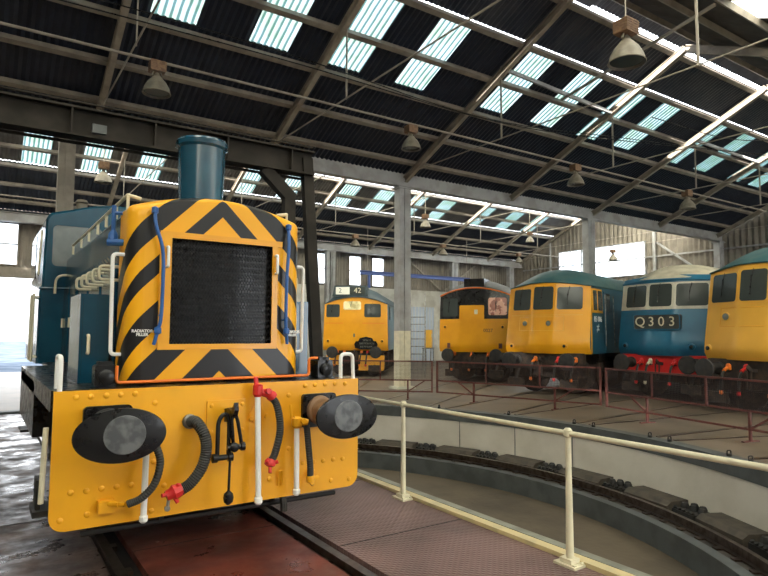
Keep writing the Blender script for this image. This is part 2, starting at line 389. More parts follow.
# running rail of the race
mb = MB()
for r0, r1, z0, z1 in ((7.17, 7.24, -0.90, -0.80), (7.12, 7.29, -0.925, -0.905)):
    mb.grid(ring(r0, r1, z1), 144, 1); mb.grid(lambda i, j: ring(r0, r0, z0+(z1-z0)*j)(i, 0), 144, 1); mb.grid(lambda i, j: ring(r1, r1, z0+(z1-z0)*j)(i, 0), 144, 1)
for a in range(0, 360, 3):
    c, s_ = math.cos(R(a)), math.sin(R(a))
    mb.beam((CX+7.03*c, CY+7.03*s_, -0.915), (CX+7.40*c, CY+7.40*s_, -0.915), 0.09, 0.02)
struct(mb.build('trim_race_rail', M['rail'], smooth=False))

# corrugated sheets: fn(s, t) -> point, corrugation along s
def corr(mb, P00, P10, P01, P11, nrm, pitch=0.15, amp=0.022, spw=4, phase=0.0, tops=None):
    P00, P10, P01, P11, nrm = map(Vector, (P00, P10, P01, P11, nrm))
    L = (P10-P00).length; n = max(2, int(round(L/pitch*spw))); vs = []
    for i in range(n+1):
        s_ = i/n; h = amp*math.sin(2*PI*(phase+s_*L)/pitch)
        for a, b in ((P00, P10), (P01, P11)): vs.append(a.lerp(b, s_) + nrm*h)
    mb.add(vs, [(2*i, 2*i+2, 2*i+3, 2*i+1) for i in range(n)])
NS = Vector((0, SL, 1)).normalized(); NN = Vector((0, -SL, 1)).normalized()
def zfar(y, yr): return 9.88 - SL*(y-yr)
def znear(y, yr): return 9.88 - SL*(yr-y)
UP = 0.10
def slope_sheets(prefix, yr, sky_x, sgn=1, xa=XL, xb=XR, m_hi=None, light=None):
    """far-facing slope below the ridge at yr: upper sheets, row with rooflights, lower sheets"""
    z = zfar
    far = yr > 10
    y0, y1, y2, y3 = yr+0.36, yr+(2.02 if far else 1.62), yr+(3.95 if far else 3.80), yr+6.95
    def row(ya, yb, segs, m, name):
        mb = MB()
        for a, b in segs: corr(mb, (a, ya, z(ya, yr)+UP), (b, ya, z(ya, yr)+UP), (a, yb, z(yb, yr)+UP), (b, yb, z(yb, yr)+UP), NS, phase=a)
        return struct(mb.build(name, m, recalc=False))
    row(y0, y1-(0.22 if far else 0.03), [(xa, xb)], m_hi or M['sheet'], 'ceiling_' + prefix + '_upper')  # far gap added so the sky shows as a bright line
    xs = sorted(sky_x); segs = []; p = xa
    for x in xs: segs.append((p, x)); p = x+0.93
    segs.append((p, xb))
    row(y1, y2, segs, M['sheet_grey'] if far else M['sheet'], 'ceiling_' + prefix + '_middle')  # far sheets lighter: the light on them is put into the colour
    row(y2+(0.025 if far else -0.05), y3, [(xa, xb)], M['sheet'], 'ceiling_' + prefix + '_lower')  # thin far gap added for a second bright line
    return y1, y2
SKYN = [-7.6, -5.5, -1.7, 0.45, 2.60, 4.72, 6.68, 8.72, 11.74, 13.84, 15.98, 17.92, 21.0, 23.1, 25.72, 27.5, 29.7]
SKYF = [-3.1, -1.05, 1.0, 3.05, 5.08, 7.2, 9.3, 11.4, 14.4, 16.42, 18.6, 20.5, 23.55, 25.86, 28.0]
nwin = 0
for yr, xs, pre in ((8.75, SKYN, 'near_bay'), (22.45, SKYF, 'far_bay')):
    y1, y2 = slope_sheets(pre, yr, xs, m_hi=M['sheet_ridge'])
    for x in xs:
        nwin += 1; mb = MB()
        corr(mb, (x, y1, zfar(y1, yr)+UP), (x+0.93, y1, zfar(y1, yr)+UP), (x, y2, zfar(y2, yr)+UP), (x+0.93, y2, zfar(y2, yr)+UP), NS, phase=x)
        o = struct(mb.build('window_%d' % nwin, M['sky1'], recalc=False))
# camera-facing slopes
mb = MB()
for a, b in ((1.9, 3.4), (6.15, 8.35)): corr(mb, (XL, a, znear(a, 8.75)+UP), (XR, a, znear(a, 8.75)+UP), (XL, b, znear(b, 8.75)+UP), (XR, b, znear(b, 8.75)+UP), NN)
SKYM = [-10.4+2.1*k for k in range(20)]
p = XL; a, b = 3.35, 6.2
for x in SKYM+[XR]:
    if x > p: corr(mb, (p, a, znear(a, 8.75)+UP), (x, a, znear(a, 8.75)+UP), (p, b, znear(b, 8.75)+UP), (x, b, znear(b, 8.75)+UP), NN, phase=p)
    p = x+1.2
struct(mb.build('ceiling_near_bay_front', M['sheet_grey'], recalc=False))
for x in SKYM:
    nwin += 1; mb = MB(); corr(mb, (x, a, znear(a, 8.75)+UP), (x+1.2, a, znear(a, 8.75)+UP), (x, b, znear(b, 8.75)+UP), (x+1.2, b, znear(b, 8.75)+UP), NN, phase=x)
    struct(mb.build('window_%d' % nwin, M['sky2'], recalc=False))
mb = MB()
for a, b in ((15.6, 16.9), (20.9, 22.05)): corr(mb, (XL, a, znear(a, 22.45)+UP), (XR, a, znear(a, 22.45)+UP), (XL, b, znear(b, 22.45)+UP), (XR, b, znear(b, 22.45)+UP), NN)
p = XL; a, b = 16.85, 20.95
for x in SKYM+[XR]:
    if x > p: corr(mb, (p, a, znear(a, 22.45)+UP), (x, a, znear(a, 22.45)+UP), (p, b, znear(b, 22.45)+UP), (x, b, znear(b, 22.45)+UP), NN, phase=p)
    p = x+1.5
struct(mb.build('ceiling_far_bay_front', M['sheet_grey'], recalc=False))
for x in SKYM:  # unseen rooflights, made wide and clear to brighten the far bay
    nwin += 1; mb = MB(); corr(mb, (x, a, znear(a, 22.45)+UP), (x+1.5, a, znear(a, 22.45)+UP), (x, b, znear(b, 22.45)+UP), (x+1.5, b, znear(b, 22.45)+UP), NN, phase=x)
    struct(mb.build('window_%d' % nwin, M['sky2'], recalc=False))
# ridge capping over the left part of the near bay (the rest is left open to let sun in)
mb = MB(); mb.prism([(XL, 8.2, 9.92), (XL, 8.75, 10.1), (XL, 9.2, 10.0), (XL, 9.2, 9.97), (XL, 8.75, 10.06), (XL, 8.2, 9.89)], (12.4-XL, 0, 0)); struct(mb.build('ceiling_ridge_cap', M['sheet_grey'], smooth=False))
mb = MB(); corr(mb, (12.4, 8.1, 10.12), (XR, 8.1, 10.12), (12.4, 8.75, 10.30), (XR, 8.75, 10.30), (0, 0, 1)); corr(mb, (12.4, 8.75, 10.30), (XR, 8.75, 10.30), (12.4, 9.25, 10.12), (XR, 9.25, 10.12), (0, 0, 1))
struct(mb.build('ceiling_added_sun_hood', M['sheet_grey'], recalc=False))  # raised hood added over the opening so low sun reaches the rafters
mb = MB(); corr(mb, (XL, 21.8, 10.12), (XR, 21.8, 10.12), (XL, 22.45, 10.30), (XR, 22.45, 10.30), (0, 0, 1)); corr(mb, (XL, 22.45, 10.30), (XR, 22.45, 10.30), (XL, 22.95, 10.12), (XR, 22.95, 10.12), (0, 0, 1))
struct(mb.build('ceiling_far_added_sun_hood', M['sheet_grey'], recalc=False))  # same added hood on the far ridge, for sun on its purlins
# unseen bay behind the camera, added to even out the light
SKYB = [-10.5+2.05*k for k in range(20)]
for pre, ya, yb, zf, nn in (('rear_bay_back', -11.8, -4.95, lambda y: znear(y, -4.95), NN), ('rear_bay_front', -4.95, 1.9, lambda y: zfar(y, -4.95), NS)):
    mb = MB(); ym0, ym1 = ya+1.6, yb-1.6
    for a, b in ((ya, ym0), (ym1, yb)): corr(mb, (XL, a, zf(a)+UP), (XR, a, zf(a)+UP), (XL, b, zf(b)+UP), (XR, b, zf(b)+UP), nn)
    p = XL
    for x in SKYB+[XR]:
        if x > p: corr(mb, (p, ym0, zf(ym0)+UP), (x, ym0, zf(ym0)+UP), (p, ym1, zf(ym1)+UP), (x, ym1, zf(ym1)+UP), nn, phase=p)
        p = x+1.5
    struct(mb.build('ceiling_'+pre, M['sheet_grey'], recalc=False))
    for x in SKYB:  # wide clear rooflights, added for light from behind
        nwin += 1; mb = MB(); corr(mb, (x, ym0, zf(ym0)+UP), (x+1.5, ym0, zf(ym0)+UP), (x, ym1, zf(ym1)+UP), (x+1.5, ym1, zf(ym1)+UP), nn, phase=x)
        struct(mb.build('window_%d' % nwin, M['sky2'], recalc=False))
mb = MB()
for x0, x1 in ((XL, 8.0), (14.0, 22.0), (28.0, XR)): corr(mb, (x0, -11.8, 0), (x1, -11.8, 0), (x0, -11.8, 4.8), (x1, -11.8, 4.8), (0, 1, 0), pitch=0.3, amp=0.04)
corr(mb, (XL, -11.8, 4.8), (XR, -11.8, 4.8), (XL, -11.8, 7.0), (XR, -11.8, 7.0), (0, 1, 0), pitch=0.3, amp=0.04)
struct(mb.build('wall_front', M['wall_sheet'], recalc=False))
# purlins, rafters, valley beams, ties, hangers
tn = 0
def trim(mb, m, **k):
    global tn
    tn += 1; return struct(mb.build('trim_%d' % (100+tn), m, smooth=False, **k))
for yr in (8.75, 22.45):
    for dy in ((0.33, 1.60, 2.75, 3.88, 5.05, 6.15) if yr < 10 else (0.33, 2.03, 3.0, 4.03, 5.15, 6.2)):
        y = yr+dy; z = zfar(y, yr)
        mb = MB(); mb.beam((XL, y, z+0.0), (XR, y, z+0.0), 0.07, 0.13, NS); mb.beam((XL, y+0.03, z-0.05), (XR, y+0.03, z-0.05), 0.13, 0.02, NS)
        trim(mb, M['purlin'])
    for dy in ((-0.50, -1.6, -2.75, -3.9, -5.05) if yr < 10 else ()):
        y = yr+dy; mb = MB(); mb.beam((XL, y, znear(y, yr)), (XR, y, znear(y, yr)), 0.07, 0.13, NN); trim(mb, M['purlin'])
RN = [-7.2, -2.5, 2.08, 6.45, 11.2, 16.0, 20.75, 25.5, 30.6]
RF = [-5.0, -0.4, 4.4, 9.2, 13.9, 18.6, 23.3, 28.0, 31.1]
for x in RN:
    mb = MB(); mb.ibeam((x, 8.75, 9.88-0.17), (x, 15.45, zfar(15.45, 8.75)-0.17), 0.13, 0.2, NS, t=0.02); trim(mb, M['rafter'])
    mb = MB(); mb.ibeam((x, 8.75, 9.88-0.17), (x, 1.9, znear(1.9, 8.75)-0.17), 0.13, 0.2, NN, t=0.02); trim(mb, M['rafter'])
    mb = MB(); mb.cyl((x, 15.3, 6.88), (x, 2.0, 6.92), 0.018, 8)
    for y in (11.15, 5.9):
        mb.beam((x+0.02, y, 6.88), (x+0.02, y, zfar(y, 8.75)-0.15 if y > 8.75 else znear(y, 8.75)-0.15), 0.05, 0.02, (1, 0, 0))
    trim(mb, M['rod'])
for x in RF:
    mb = MB(); mb.ibeam((x, 22.45, 9.71), (x, 29.25, zfar(29.25, 22.45)-0.17), 0.13, 0.2, NS); trim(mb, M['rafter'])
    mb = MB(); mb.cyl((x, 29.1, 6.88), (x, 16.0, 6.92), 0.018, 8)
    mb.beam((x+0.02, 24.9, 6.88), (x+0.02, 24.9, zfar(24.9, 22.45)-0.15), 0.05, 0.02, (1, 0, 0)); trim(mb, M['rod'])
mb = MB(); mb.ibeam((XL, 15.6, 6.76), (XR, 15.6, 6.76), 0.3, 0.56, t=0.03); mb.box(XL, XR, 15.55, 15.62, 6.5, 7.03); trim(mb, M['beam_grey'])
mb = MB(); mb.box(XL, XR, 15.35, 15.9, 7.04, 7.07); mb.box(XL, XR, 15.32, 15.36, 7.04, 7.2); mb.box(XL, XR, 15.88, 15.92, 7.04, 7.2); trim(mb, M['sheet'])
mb = MB(); mb.ibeam((XL, 29.3, 6.52), (XR, 29.3, 6.52), 0.3, 0.4, t=0.03); mb.box(XL, XR, 29.27, 29.33, 6.35, 6.7); trim(mb, M['beam_grey'])
mb = MB(); mb.box(XL, XR, 29.1, 30.2, 6.76, 6.8); trim(mb, M['sheet'])
mb = MB(); mb.beam((11.25, 11.16, 8.84), (16.0, 11.16, 8.62), 0.07, 0.10); trim(mb, M['beam_grey'])
mb = MB(); mb.beam((13.9, 11.35, 8.62), (12.38, 6.12, 8.60), 0.06, 0.06); trim(mb, M['rod'])
mb = MB(); mb.beam((20.8, 11.16, 8.66), (25.5, 11.16, 8.62), 0.07, 0.10); trim(mb, M['beam_grey'])
# conduit that carries the lamps
for y in (10.95, 25.1):
    mb = MB(); mb.cyl((XL, y, 6.6), (XR, y, 6.6), 0.028, 8); trim(mb, M['purlin'])

# far wall: painted masonry below, sheeting above, doorway and windows
mb = MB()
mb.box(3.6, XR, YB, YB+0.3, 0, 4.45); mb.box(XL, -0.6, YB, YB+0.3, 0, 4.45)
struct(mb.build('wall_back_lower', M['wall_white'], smooth=False))
mb = MB(); mb.box(-0.6, 3.6, YB-0.02, YB+0.25, 4.05, 4.5); struct(mb.build('trim_1', M['rafter'], smooth=False))
wins = [(-1.0, 1.2, 4.6, 6.4), (15.35, 16.35, 4.55, 6.28), (17.82, 18.66, 4.55, 6.28), (19.42, 20.3, 4.55, 6.28)]
mb = MB(); p = XL
for a, b, z0, z1 in wins + [(XR, XR, 4.45, 4.46)]:
    corr(mb, (p, YB+0.05, 4.45), (a, YB+0.05, 4.45), (p, YB+0.05, 7.3), (a, YB+0.05, 7.3), (0, 1, 0), phase=p, pitch=0.2)
    if b > a:
        corr(mb, (a, YB+0.05, 4.45), (b, YB+0.05, 4.45), (a, YB+0.05, z0), (b, YB+0.05, z0), (0, 1, 0), phase=a, pitch=0.2)
        corr(mb, (a, YB+0.05, z1), (b, YB+0.05, z1), (a, YB+0.05, 7.3), (b, YB+0.05, 7.3), (0, 1, 0), phase=a, pitch=0.2)
    p = b
struct(mb.build('wall_back', M['wall_sheet'], recalc=False))
for a, b, z0, z1 in wins:
    nwin += 1; mb = MB(); mb.box(a, b, YB+0.04, YB+0.05, z0, z1)
    w = struct(mb.build('window_%d' % nwin, M['glaze'], smooth=False))
    mb = MB()
    for x in (a, b): mb.box(x-0.03, x+0.03, YB-0.03, YB+0.1, z0, z1)
    for z in (z0, (z0+z1)/2, z1): mb.box(a, b, YB-0.03, YB+0.1, z-0.025, z+0.025)
    mb.build('window_frame', M['rafter'], w, smooth=False)
# gable wall on the right
mb = MB()
def ztop(y):
    if y < 1.9: return znear(y, -4.95) if y < -4.95 else zfar(y, -4.95)
    return (znear(y, 8.75) if y < 8.75 else zfar(y, 8.75)) if y < 15.6 else (znear(y, 22.45) if y < 22.45 else zfar(y, 22.45))
def gable(ya, yb, za, zb):
    corr(mb, (XR+0.05, ya, za[0]), (XR+0.05, yb, za[1]), (XR+0.05, ya, zb[0]), (XR+0.05, yb, zb[1]), (1, 0, 0), pitch=0.3, amp=0.04, phase=ya)
GW = (19.85, 26.0, 5.15, 7.05)
for a, b in ((-11.8, -4.95), (-4.95, 1.9), (1.9, 8.75), (8.75, 15.6), (15.6, GW[0]), (GW[1], 30.2)): gable(a, b, (0, 0), (ztop(a+1e-4)+0.08, ztop(b-1e-4)+0.08))
gable(GW[0], 22.45, (GW[3], GW[3]), (ztop(GW[0])+0.08, ztop(22.4)+0.08)); gable(22.45, GW[1], (GW[3], GW[3]), (ztop(22.5)+0.08, ztop(GW[1])+0.08))
gable(GW[0], GW[1], (0, 0), (GW[2], GW[2]))
struct(mb.build('wall_right', M['wall_sheet'], recalc=False))
nwin += 1
mb = MB(); mb.box(XR+0.04, XR+0.05, GW[0], GW[1], GW[2], GW[3]); w = struct(mb.build('window_%d' % nwin, M['glaze'], smooth=False))
mb = MB()
for y in (GW[0], 24.2, GW[1]): mb.box(XR-0.05, XR+0.1, y-0.04, y+0.04, GW[2], GW[3])
for z in (GW[2], GW[3]): mb.box(XR-0.05, XR+0.1, GW[0], GW[1], z-0.03, z+0.03)
mb.build('window_frame', M['beam_grey'], w, smooth=False)
# wall framing on the gable: posts and diagonal braces
for a, b, w_ in (((31.15, 19.2, 0), (31.15, 19.2, 8.3), 0.16), ((31.15, 26.6, 0), (31.15, 26.6, 7.9), 0.12), ((31.15, 12.0, 0), (31.15, 12.0, 8.3), 0.14), ((31.18, 15.8, 4.4), (31.18, 19.1, 6.9), 0.1), ((31.18, 1.9, 6.1), (31.18, 29, 6.1), 0.08)):
    mb = MB(); mb.beam(a, b, w_, 0.1, (1, 0, 0)); trim(mb, M['beam_grey'])
for a, b, w_ in (((24.9, 30.0, 4.5), (27.6, 30.0, 6.3), 0.1), ((22.0, 30.0, 6.3), (24.6, 30.0, 4.5), 0.1), ((21.0, 30.0, 4.45), (21.0, 30.0, 6.7), 0.1), ((16.9, 30.0, 4.45), (16.9, 30.0, 6.7), 0.1), ((24.75, 30.0, 4.45), (24.75, 30.0, 6.7), 0.12), ((28.2, 30.0, 4.45), (28.2, 30.0, 6.7), 0.12), ((3.0, 30.0, 4.5), (3.0, 30.0, 6.7), 0.1)):
    mb = MB(); mb.beam(a, b, w_, 0.08, (0, 1, 0)); trim(mb, M['rafter'])
# unseen left end wall, added to keep side light off the roof
mb = MB()
for a, b in ((-11.8, -4.95), (-4.95, 1.9), (1.9, 8.75), (8.75, 15.6), (15.6, 22.45), (22.45, 30.2)):
    corr(mb, (XL, a, 0), (XL, b, 0), (XL, a, ztop(a+1e-4)+0.08), (XL, b, ztop(b-1e-4)+0.08), (1, 0, 0), pitch=0.3, amp=0.04)
struct(mb.build('wall_left', M['wall_sheet'], recalc=False))

# shed tracks: rails set flush in the floor
for a, r0, r1 in ((64, 8.15, 21), (50, 8.15, 22), (33, 8.15, 22), (18.8, 8.15, 22), (6.5, 8.15, 22), (-6, 8.15, 22), (-19, 8.15, 22)):
    d = Vector((math.cos(R(a)), math.sin(R(a)), 0)); l = Vector((-d.y, d.x, 0)); c = Vector((CX, CY, 0)); mb = MB()
    for s_ in (-0.75, 0.75):
        mb.beam(c+d*r0+l*s_+Vector((0,0,0.004)), c+d*r1+l*s_+Vector((0,0,0.004)), 0.07, 0.012)
    trim(mb, M['rail'])

# ================================================================ SHUNTER ON THE TURNTABLE
# local frame: x across (right +), y away from the camera, origin under the buffer beam
sh = empty('shunting_locomotive', 'yellow and teal shunting locomotive with black and yellow chevron nose standing on the turntable deck', 'locomotive', (1.65, 4.65, 0))
def P(mb, n, m, parent=None, **k): return mb.build(n, m, parent or sh, **k)
# buffer beam with rivets
mb = MB()
pl = rr(-1.235, 1.225, 0.40, 1.34, 0.10)
pl = [(x, z) if z < 0.9 else ((-1.235 if x < 0 else 1.225), 1.34) if False else (x, z) for x, z in pl]
out = []
for x, z in [(1.20, 1.34), (-1.215, 1.34)]: out.append((x, 0.0, z))
for k in range(7): a = R(180+90*k/6); out.append((-1.215+0.10+0.10*math.cos(a), 0.0, 0.50+0.10*math.sin(a)))
for k in range(7): a = R(270+90*k/6); out.append((1.20-0.10+0.10*math.cos(a), 0.0, 0.50+0.10*math.sin(a)))
mb.prism(out, (0, 0.035, 0))
rv = [(-1.08, 1.296), (-0.986, 1.297), (-0.886, 1.299), (-0.791, 1.30), (-0.694, 1.301), (-1.088, 0.654), (-0.991, 0.653), (-0.895, 0.655), (-0.797, 0.655), (-0.70, 0.656), (-0.555, 1.228), (-0.552, 0.803), (-0.556, 0.45), (-0.981, 0.492), (-1.146, 0.477),
      (0.672, 1.298), (0.765, 1.303), (0.862, 1.304), (0.961, 1.303), (1.063, 1.301), (0.52, 1.226), (0.528, 0.787), (0.659, 0.657), (0.762, 0.653), (0.853, 0.651), (0.951, 0.651), (1.045, 0.648), (0.932, 0.475), (1.111, 0.465), (-0.47, 0.62), (0.36, 0.56)]
for x, z in rv: mb.lathe((x, 0.0, z), (0, -1, 0), [(0, 0.021), (0.006, 0.02), (0.011, 0.013), (0.013, 0.004)], 10)
beam = P(mb, 'buffer_beam', M['beam_yellow'])
mb = MB(); mb.prism([(x, -0.012, z) for x, z in rr(-0.17, 0.15, 0.94, 1.22, 0.01)], (0, 0.012, 0))
for x, z in ((-0.134, 1.18), (0.115, 1.18), (-0.134, 0.98), (0.115, 0.98)): mb.lathe((x, -0.012, z), (0, -1, 0), [(0, 0.018), (0.008, 0.016), (0.012, 0.004)], 8)
P(mb, 'drawhook_plate', M['beam_yellow'], beam)
mb = MB(); mb.lathe((0.245, 0, 1.09), (0, -1, 0), [(0, 0.075), (0.01, 0.075), (0.012, 0.06)], 6)
mb.lathe((0.32, 0, 1.07), (0, -1, 0), [(0, 0.02), (0.02, 0.02)], 6); mb.lathe((0.19, 0, 1.06), (0, -1, 0), [(0, 0.02), (0.02, 0.02)], 6)
P(mb, 'hexagonal_blank', M['beam_yellow'], beam)
mb = MB(); mb.tube(bend([(0.43, -0.01, 0.50), (0.43, -0.03, 0.62), (0.46, -0.03, 0.62), (0.46, -0.01, 0.50)], 0.01), 0.007, 6); P(mb, 'chain_link', M['beam_yellow'], beam)
# frames, running plate
mb = MB(); mb.box(-1.23, 1.23, 0.036, 3.55, 1.31, 1.345); mb.box(-0.95, 0.95, 3.55, 6.75, 1.31, 1.345); mb.box(-1.23, -1.19, 0.036, 3.55, 1.20, 1.31); mb.box(1.19, 1.23, 0.036, 3.55, 1.20, 1.31)
P(mb, 'running_plate', M['black'])
mb = MB()
for x in (-0.6, 0.6): mb.box(x-0.02, x+0.02, 0.04, 6.7, 0.55, 1.31)
mb.box(-0.6, 0.6, 0.04, 0.08, 0.45, 1.31); mb.box(-0.62, 0.62, 6.66, 6.72, 0.4, 1.31)
P(mb, 'main_frame', M['under'])
for x0, x1 in ((-1.23, -0.62), (0.62, 1.23)):
    mb = MB(); mb.box(x0, x1, 1.5, 3.5, 0.82, 1.305); P(mb, 'side_tank', M['black'])
for y in (1.25, 2.9, 4.55):
    mb = MB()
    for s_ in (-1, 1):
        mb.lathe((0.66*s_, y, 0.545), (s_, 0, 0), [(0, 0.50), (0.03, 0.54), (0.035, 0.53), (0.10, 0.51), (0.14, 0.51), (0.14, 0.42), (0.09, 0.40), (0.09, 0.14), (0.16, 0.13), (0.16, 0.0)], 32)
    mb.cyl((-0.66, y, 0.545), (0.66, y, 0.545), 0.08)
    P(mb, 'wheelset', M['under'])
mb = MB(); mb.cyl((-1.0, 0.15, 0.325), (1.05, 0.15, 0.325), 0.02, 10)
for x in (-0.45, 0.45): mb.beam((x, 0.15, 0.33), (x, 0.15, 0.60), 0.05, 0.03)
P(mb, 'guard_iron_bar', M['black_matt'])
mb = MB(); mb.box(-1.30, -1.10, 0.14, 0.42, 0.48, 0.52); mb.box(-1.28, -1.25, 0.20, 0.38, 0.52, 0.72); P(mb, 'corner_step', M['black_matt'])
mb = MB(); mb.cyl((-1.262, 0.03, 0.60), (-1.25, 0.03, 1.10), 0.018, 8); P(mb, 'side_grab_rail', M['cream'])
# buffers
for s_ in (-1, 1):
    x = 0.845*s_ + (-0.03 if s_ < 0 else -0.05)
    mb = MB(); mb.prism([(x+a, -0.035, 1.09+b) for a, b in rr(-0.16, 0.16, -0.14, 0.14, 0.03)], (0, 0.035, 0))
    for a in (-0.125, 0.125):
        for b in (-0.105, 0.105): mb.lathe((x+a, -0.035, 1.09+b), (0, -1, 0), [(0, 0.02), (0.015, 0.02)], 6)
    bs = P(mb, 'buffer', M['black'])
    mb = MB(); mb.lathe((x, -0.03, 1.09), (0, -1, 0), [(0, 0.125), (0.03, 0.12), (0.05, 0.10), (0.22, 0.095), (0.235, 0.105), (0.27, 0.105), (0.28, 0.09)], 28)
    P(mb, 'buffer_shank', M['lamp_box'] if s_ > 0 else M['black_matt'], bs)
    mb = MB(); mb.cyl((x, -0.30, 1.09), (x, -0.46, 1.09), 0.075, 20)
    mb.lathe((x, -0.44, 1.09), (0, -1, 0), [(0, 0.08), (0.03, 0.20), (0.045, 0.275), (0.062, 0.281), (0.072, 0.275), (0.080, 0.20), (0.086, 0.10), (0.087, 0.0)], 48, sx=1.0, sy=0.62, cap=False)
    P(mb, 'buffer_head', M['black'], bs)
    mb = MB(); mb.lathe((x + (0.02 if s_ < 0 else 0.0), -0.5272, 1.095), (0, -1, 0), [(-0.006, 0.13), (0.0, 0.126), (0.001, 0.06), (0.0015, 0.0)], 32, sx=1, sy=0.95, cap=False)
    gp = P(mb, 'grease_patch', M['worn'], bs); gp['label'] = 'bare worn steel patch'
mb = MB(); mb.prism([(-0.885+a, -0.5295, 1.17+b) for a, b in ((-0.02, 0.02), (-0.012, 0.02), (-0.012, -0.012), (0.012, -0.012), (0.012, 0.02), (0.02, 0.02), (0.02, -0.02), (-0.02, -0.02))], (0, 0.05, 0))
# screw coupling
cp = MB()
cp.prism([(-0.035, -0.02-0.0, 1.05), (-0.035, -0.10, 1.10), (-0.035, -0.20, 1.10), (-0.035, -0.24, 1.16), (-0.035, -0.23, 1.22), (-0.035, -0.20, 1.19), (-0.035, -0.17, 1.15), (-0.035, -0.10, 1.17), (-0.035, -0.02, 1.15)], (0.035, 0, 0))
coupling = P(cp, 'drawhook', M['black'])
mb = MB()
mb.tube(bend([(-0.135, -0.17, 0.82), (-0.13, -0.16, 1.07), (-0.10, -0.16, 1.13), (-0.06, -0.16, 1.13), (-0.045, -0.16, 1.05), (-0.05, -0.17, 0.82)], 0.03), 0.016, 8)
mb.cyl((-0.16, -0.17, 0.81), (-0.03, -0.17, 0.81), 0.022, 10)
for x in (-0.155, -0.035): mb.lathe((x-0.025, -0.17, 0.81), (1, 0, 0), [(0, 0.01), (0.008, 0.034), (0.042, 0.034), (0.05, 0.01)], 12)
P(mb, 'coupling_shackle', M['black'], coupling)
mb = MB()
mb.tube(bend([(-0.02, -0.19, 0.90), (-0.035, -0.18, 1.10), (-0.01, -0.18, 1.14), (0.015, -0.18, 1.08), (0.045, -0.19, 0.90)], 0.03), 0.014, 8)
mb.cyl((-0.07, -0.20, 0.885), (0.06, -0.20, 0.885), 0.02, 10)
for x in (-0.02, 0.05): mb.lathe((x-0.022, -0.20, 0.885), (1, 0, 0), [(0, 0.01), (0.008, 0.033), (0.036, 0.033), (0.044, 0.01)], 12)
mb.lathe((-0.02, -0.235, 0.885), (0, 1, 0), [(0, 0.02), (0.01, 0.035), (0.05, 0.035), (0.06, 0.02)], 12)
P(mb, 'coupling_link', M['black'], coupling)
mb = MB(); mb.cyl((-0.04, -0.19, 0.87), (-0.045, -0.18, 0.53), 0.010, 8); mb.lathe((-0.045, -0.18, 0.56), (0, 0, -1), [(0, 0.012), (0.02, 0.034), (0.05, 0.04), (0.08, 0.034), (0.10, 0.012)], 14)
P(mb, 'coupling_screw_bar', M['black'], coupling)
# hoses and pipes
def hose(pts, r, name='brake_hose', m=None, ribs=True):
    c = curve3(pts, 14); mb = MB()
    rad = [r*(1+(0.07 if k % 2 else -0.07)) if ribs else r for k in range(len(c))]
    mb.tube(c, rad, 12); return P(mb, name, m or M['rubber'])
h = hose([(-0.30, -0.01, 1.075), (-0.275, -0.10, 1.075), (-0.235, -0.17, 0.99), (-0.225, -0.19, 0.88), (-0.255, -0.19, 0.76), (-0.33, -0.19, 0.66), (-0.40, -0.18, 0.615)], 0.041)
mb = MB(); mb.lathe((-0.42, -0.18, 0.615), (-0.9, 0, -0.3), [(-0.03, 0.044), (0.0, 0.05), (0.03, 0.055), (0.05, 0.04), (0.085, 0.035)], 10)
for a in range(3): mb.cyl((-0.46, -0.18, 0.60), (-0.46+0.075*math.cos(R(60+120*a)), -0.2, 0.60+0.075*math.sin(R(60+120*a))), 0.015, 8)
P(mb, 'hose_coupling', M['red'], h)
mb = MB(); mb.cyl((-0.48, -0.18, 0.58), (-0.49, -0.18, 0.50), 0.012, 6); mb.lathe((-0.49, -0.18, 0.50), (0, -1, 0), [(-0.01, 0.02), (0.01, 0.02)], 8); P(mb, 'coupling_pin', M['steel'], h)
mb = MB(); mb.lathe((-0.30, -0.0, 1.075), (0, -1, 0), [(0, 0.055), (0.03, 0.055), (0.035, 0.045)], 12); P(mb, 'hose_clip', M['steel'], h)
h = hose([(-0.60, -0.02, 1.05), (-0.585, -0.20, 0.95), (-0.565, -0.25, 0.84), (-0.60, -0.25, 0.70), (-0.68, -0.23, 0.61), (-0.76, -0.20, 0.575)], 0.026)
mb = MB(); mb.cyl((-0.765, -0.19, 0.573), (-0.80, -0.10, 0.555), 0.018, 8); mb.box(-0.92, -0.82, -0.07, -0.0, 0.50, 0.58); mb.cyl((-0.87, -0.04, 0.56), (-0.80, -0.12, 0.56), 0.02, 8); P(mb, 'dummy_coupling', M['beam_yellow'], h)
mb = MB(); mb.tube(bend([(-0.63, -0.0, 1.05), (-0.63, -0.12, 1.05), (-0.64, -0.14, 0.45)], 0.05), 0.022, 10); mb.lathe((-0.64, -0.14, 0.47), (0, 0, -1), [(0, 0.022), (0.01, 0.03), (0.04, 0.03), (0.055, 0.015)], 10)
P(mb, 'white_drain_pipe', M['white'])
# centre white pipe, red cock and red-ended hose
mb = MB(); mb.tube([(0.205, -0.10, 1.25), (0.215, -0.13, 0.44)], 0.023, 12); mb.lathe((0.215, -0.13, 0.47), (0, 0, -1), [(0, 0.023), (0.01, 0.032), (0.045, 0.032), (0.06, 0.02)], 12)
wp = P(mb, 'white_brake_pipe', M['white'])
mb = MB(); mb.cyl((0.205, -0.09, 1.28), (0.20, -0.06, 1.39), 0.018, 10); mb.lathe((0.205, -0.10, 1.34), (0, 0, -1), [(0, 0.02), (0.01, 0.04), (0.08, 0.042), (0.10, 0.028)], 10)
mb.cyl((0.205, -0.10, 1.285), (0.30, -0.14, 1.25), 0.03, 10); mb.cyl((0.26, -0.20, 1.29), (0.26, -0.02, 1.27), 0.022, 8); mb.lathe((0.30, -0.14, 1.25), (0.6, -0.1, -0.7), [(-0.02, 0.035), (0.0, 0.045), (0.03, 0.04)], 10)
P(mb, 'isolating_cock', M['red'], wp)
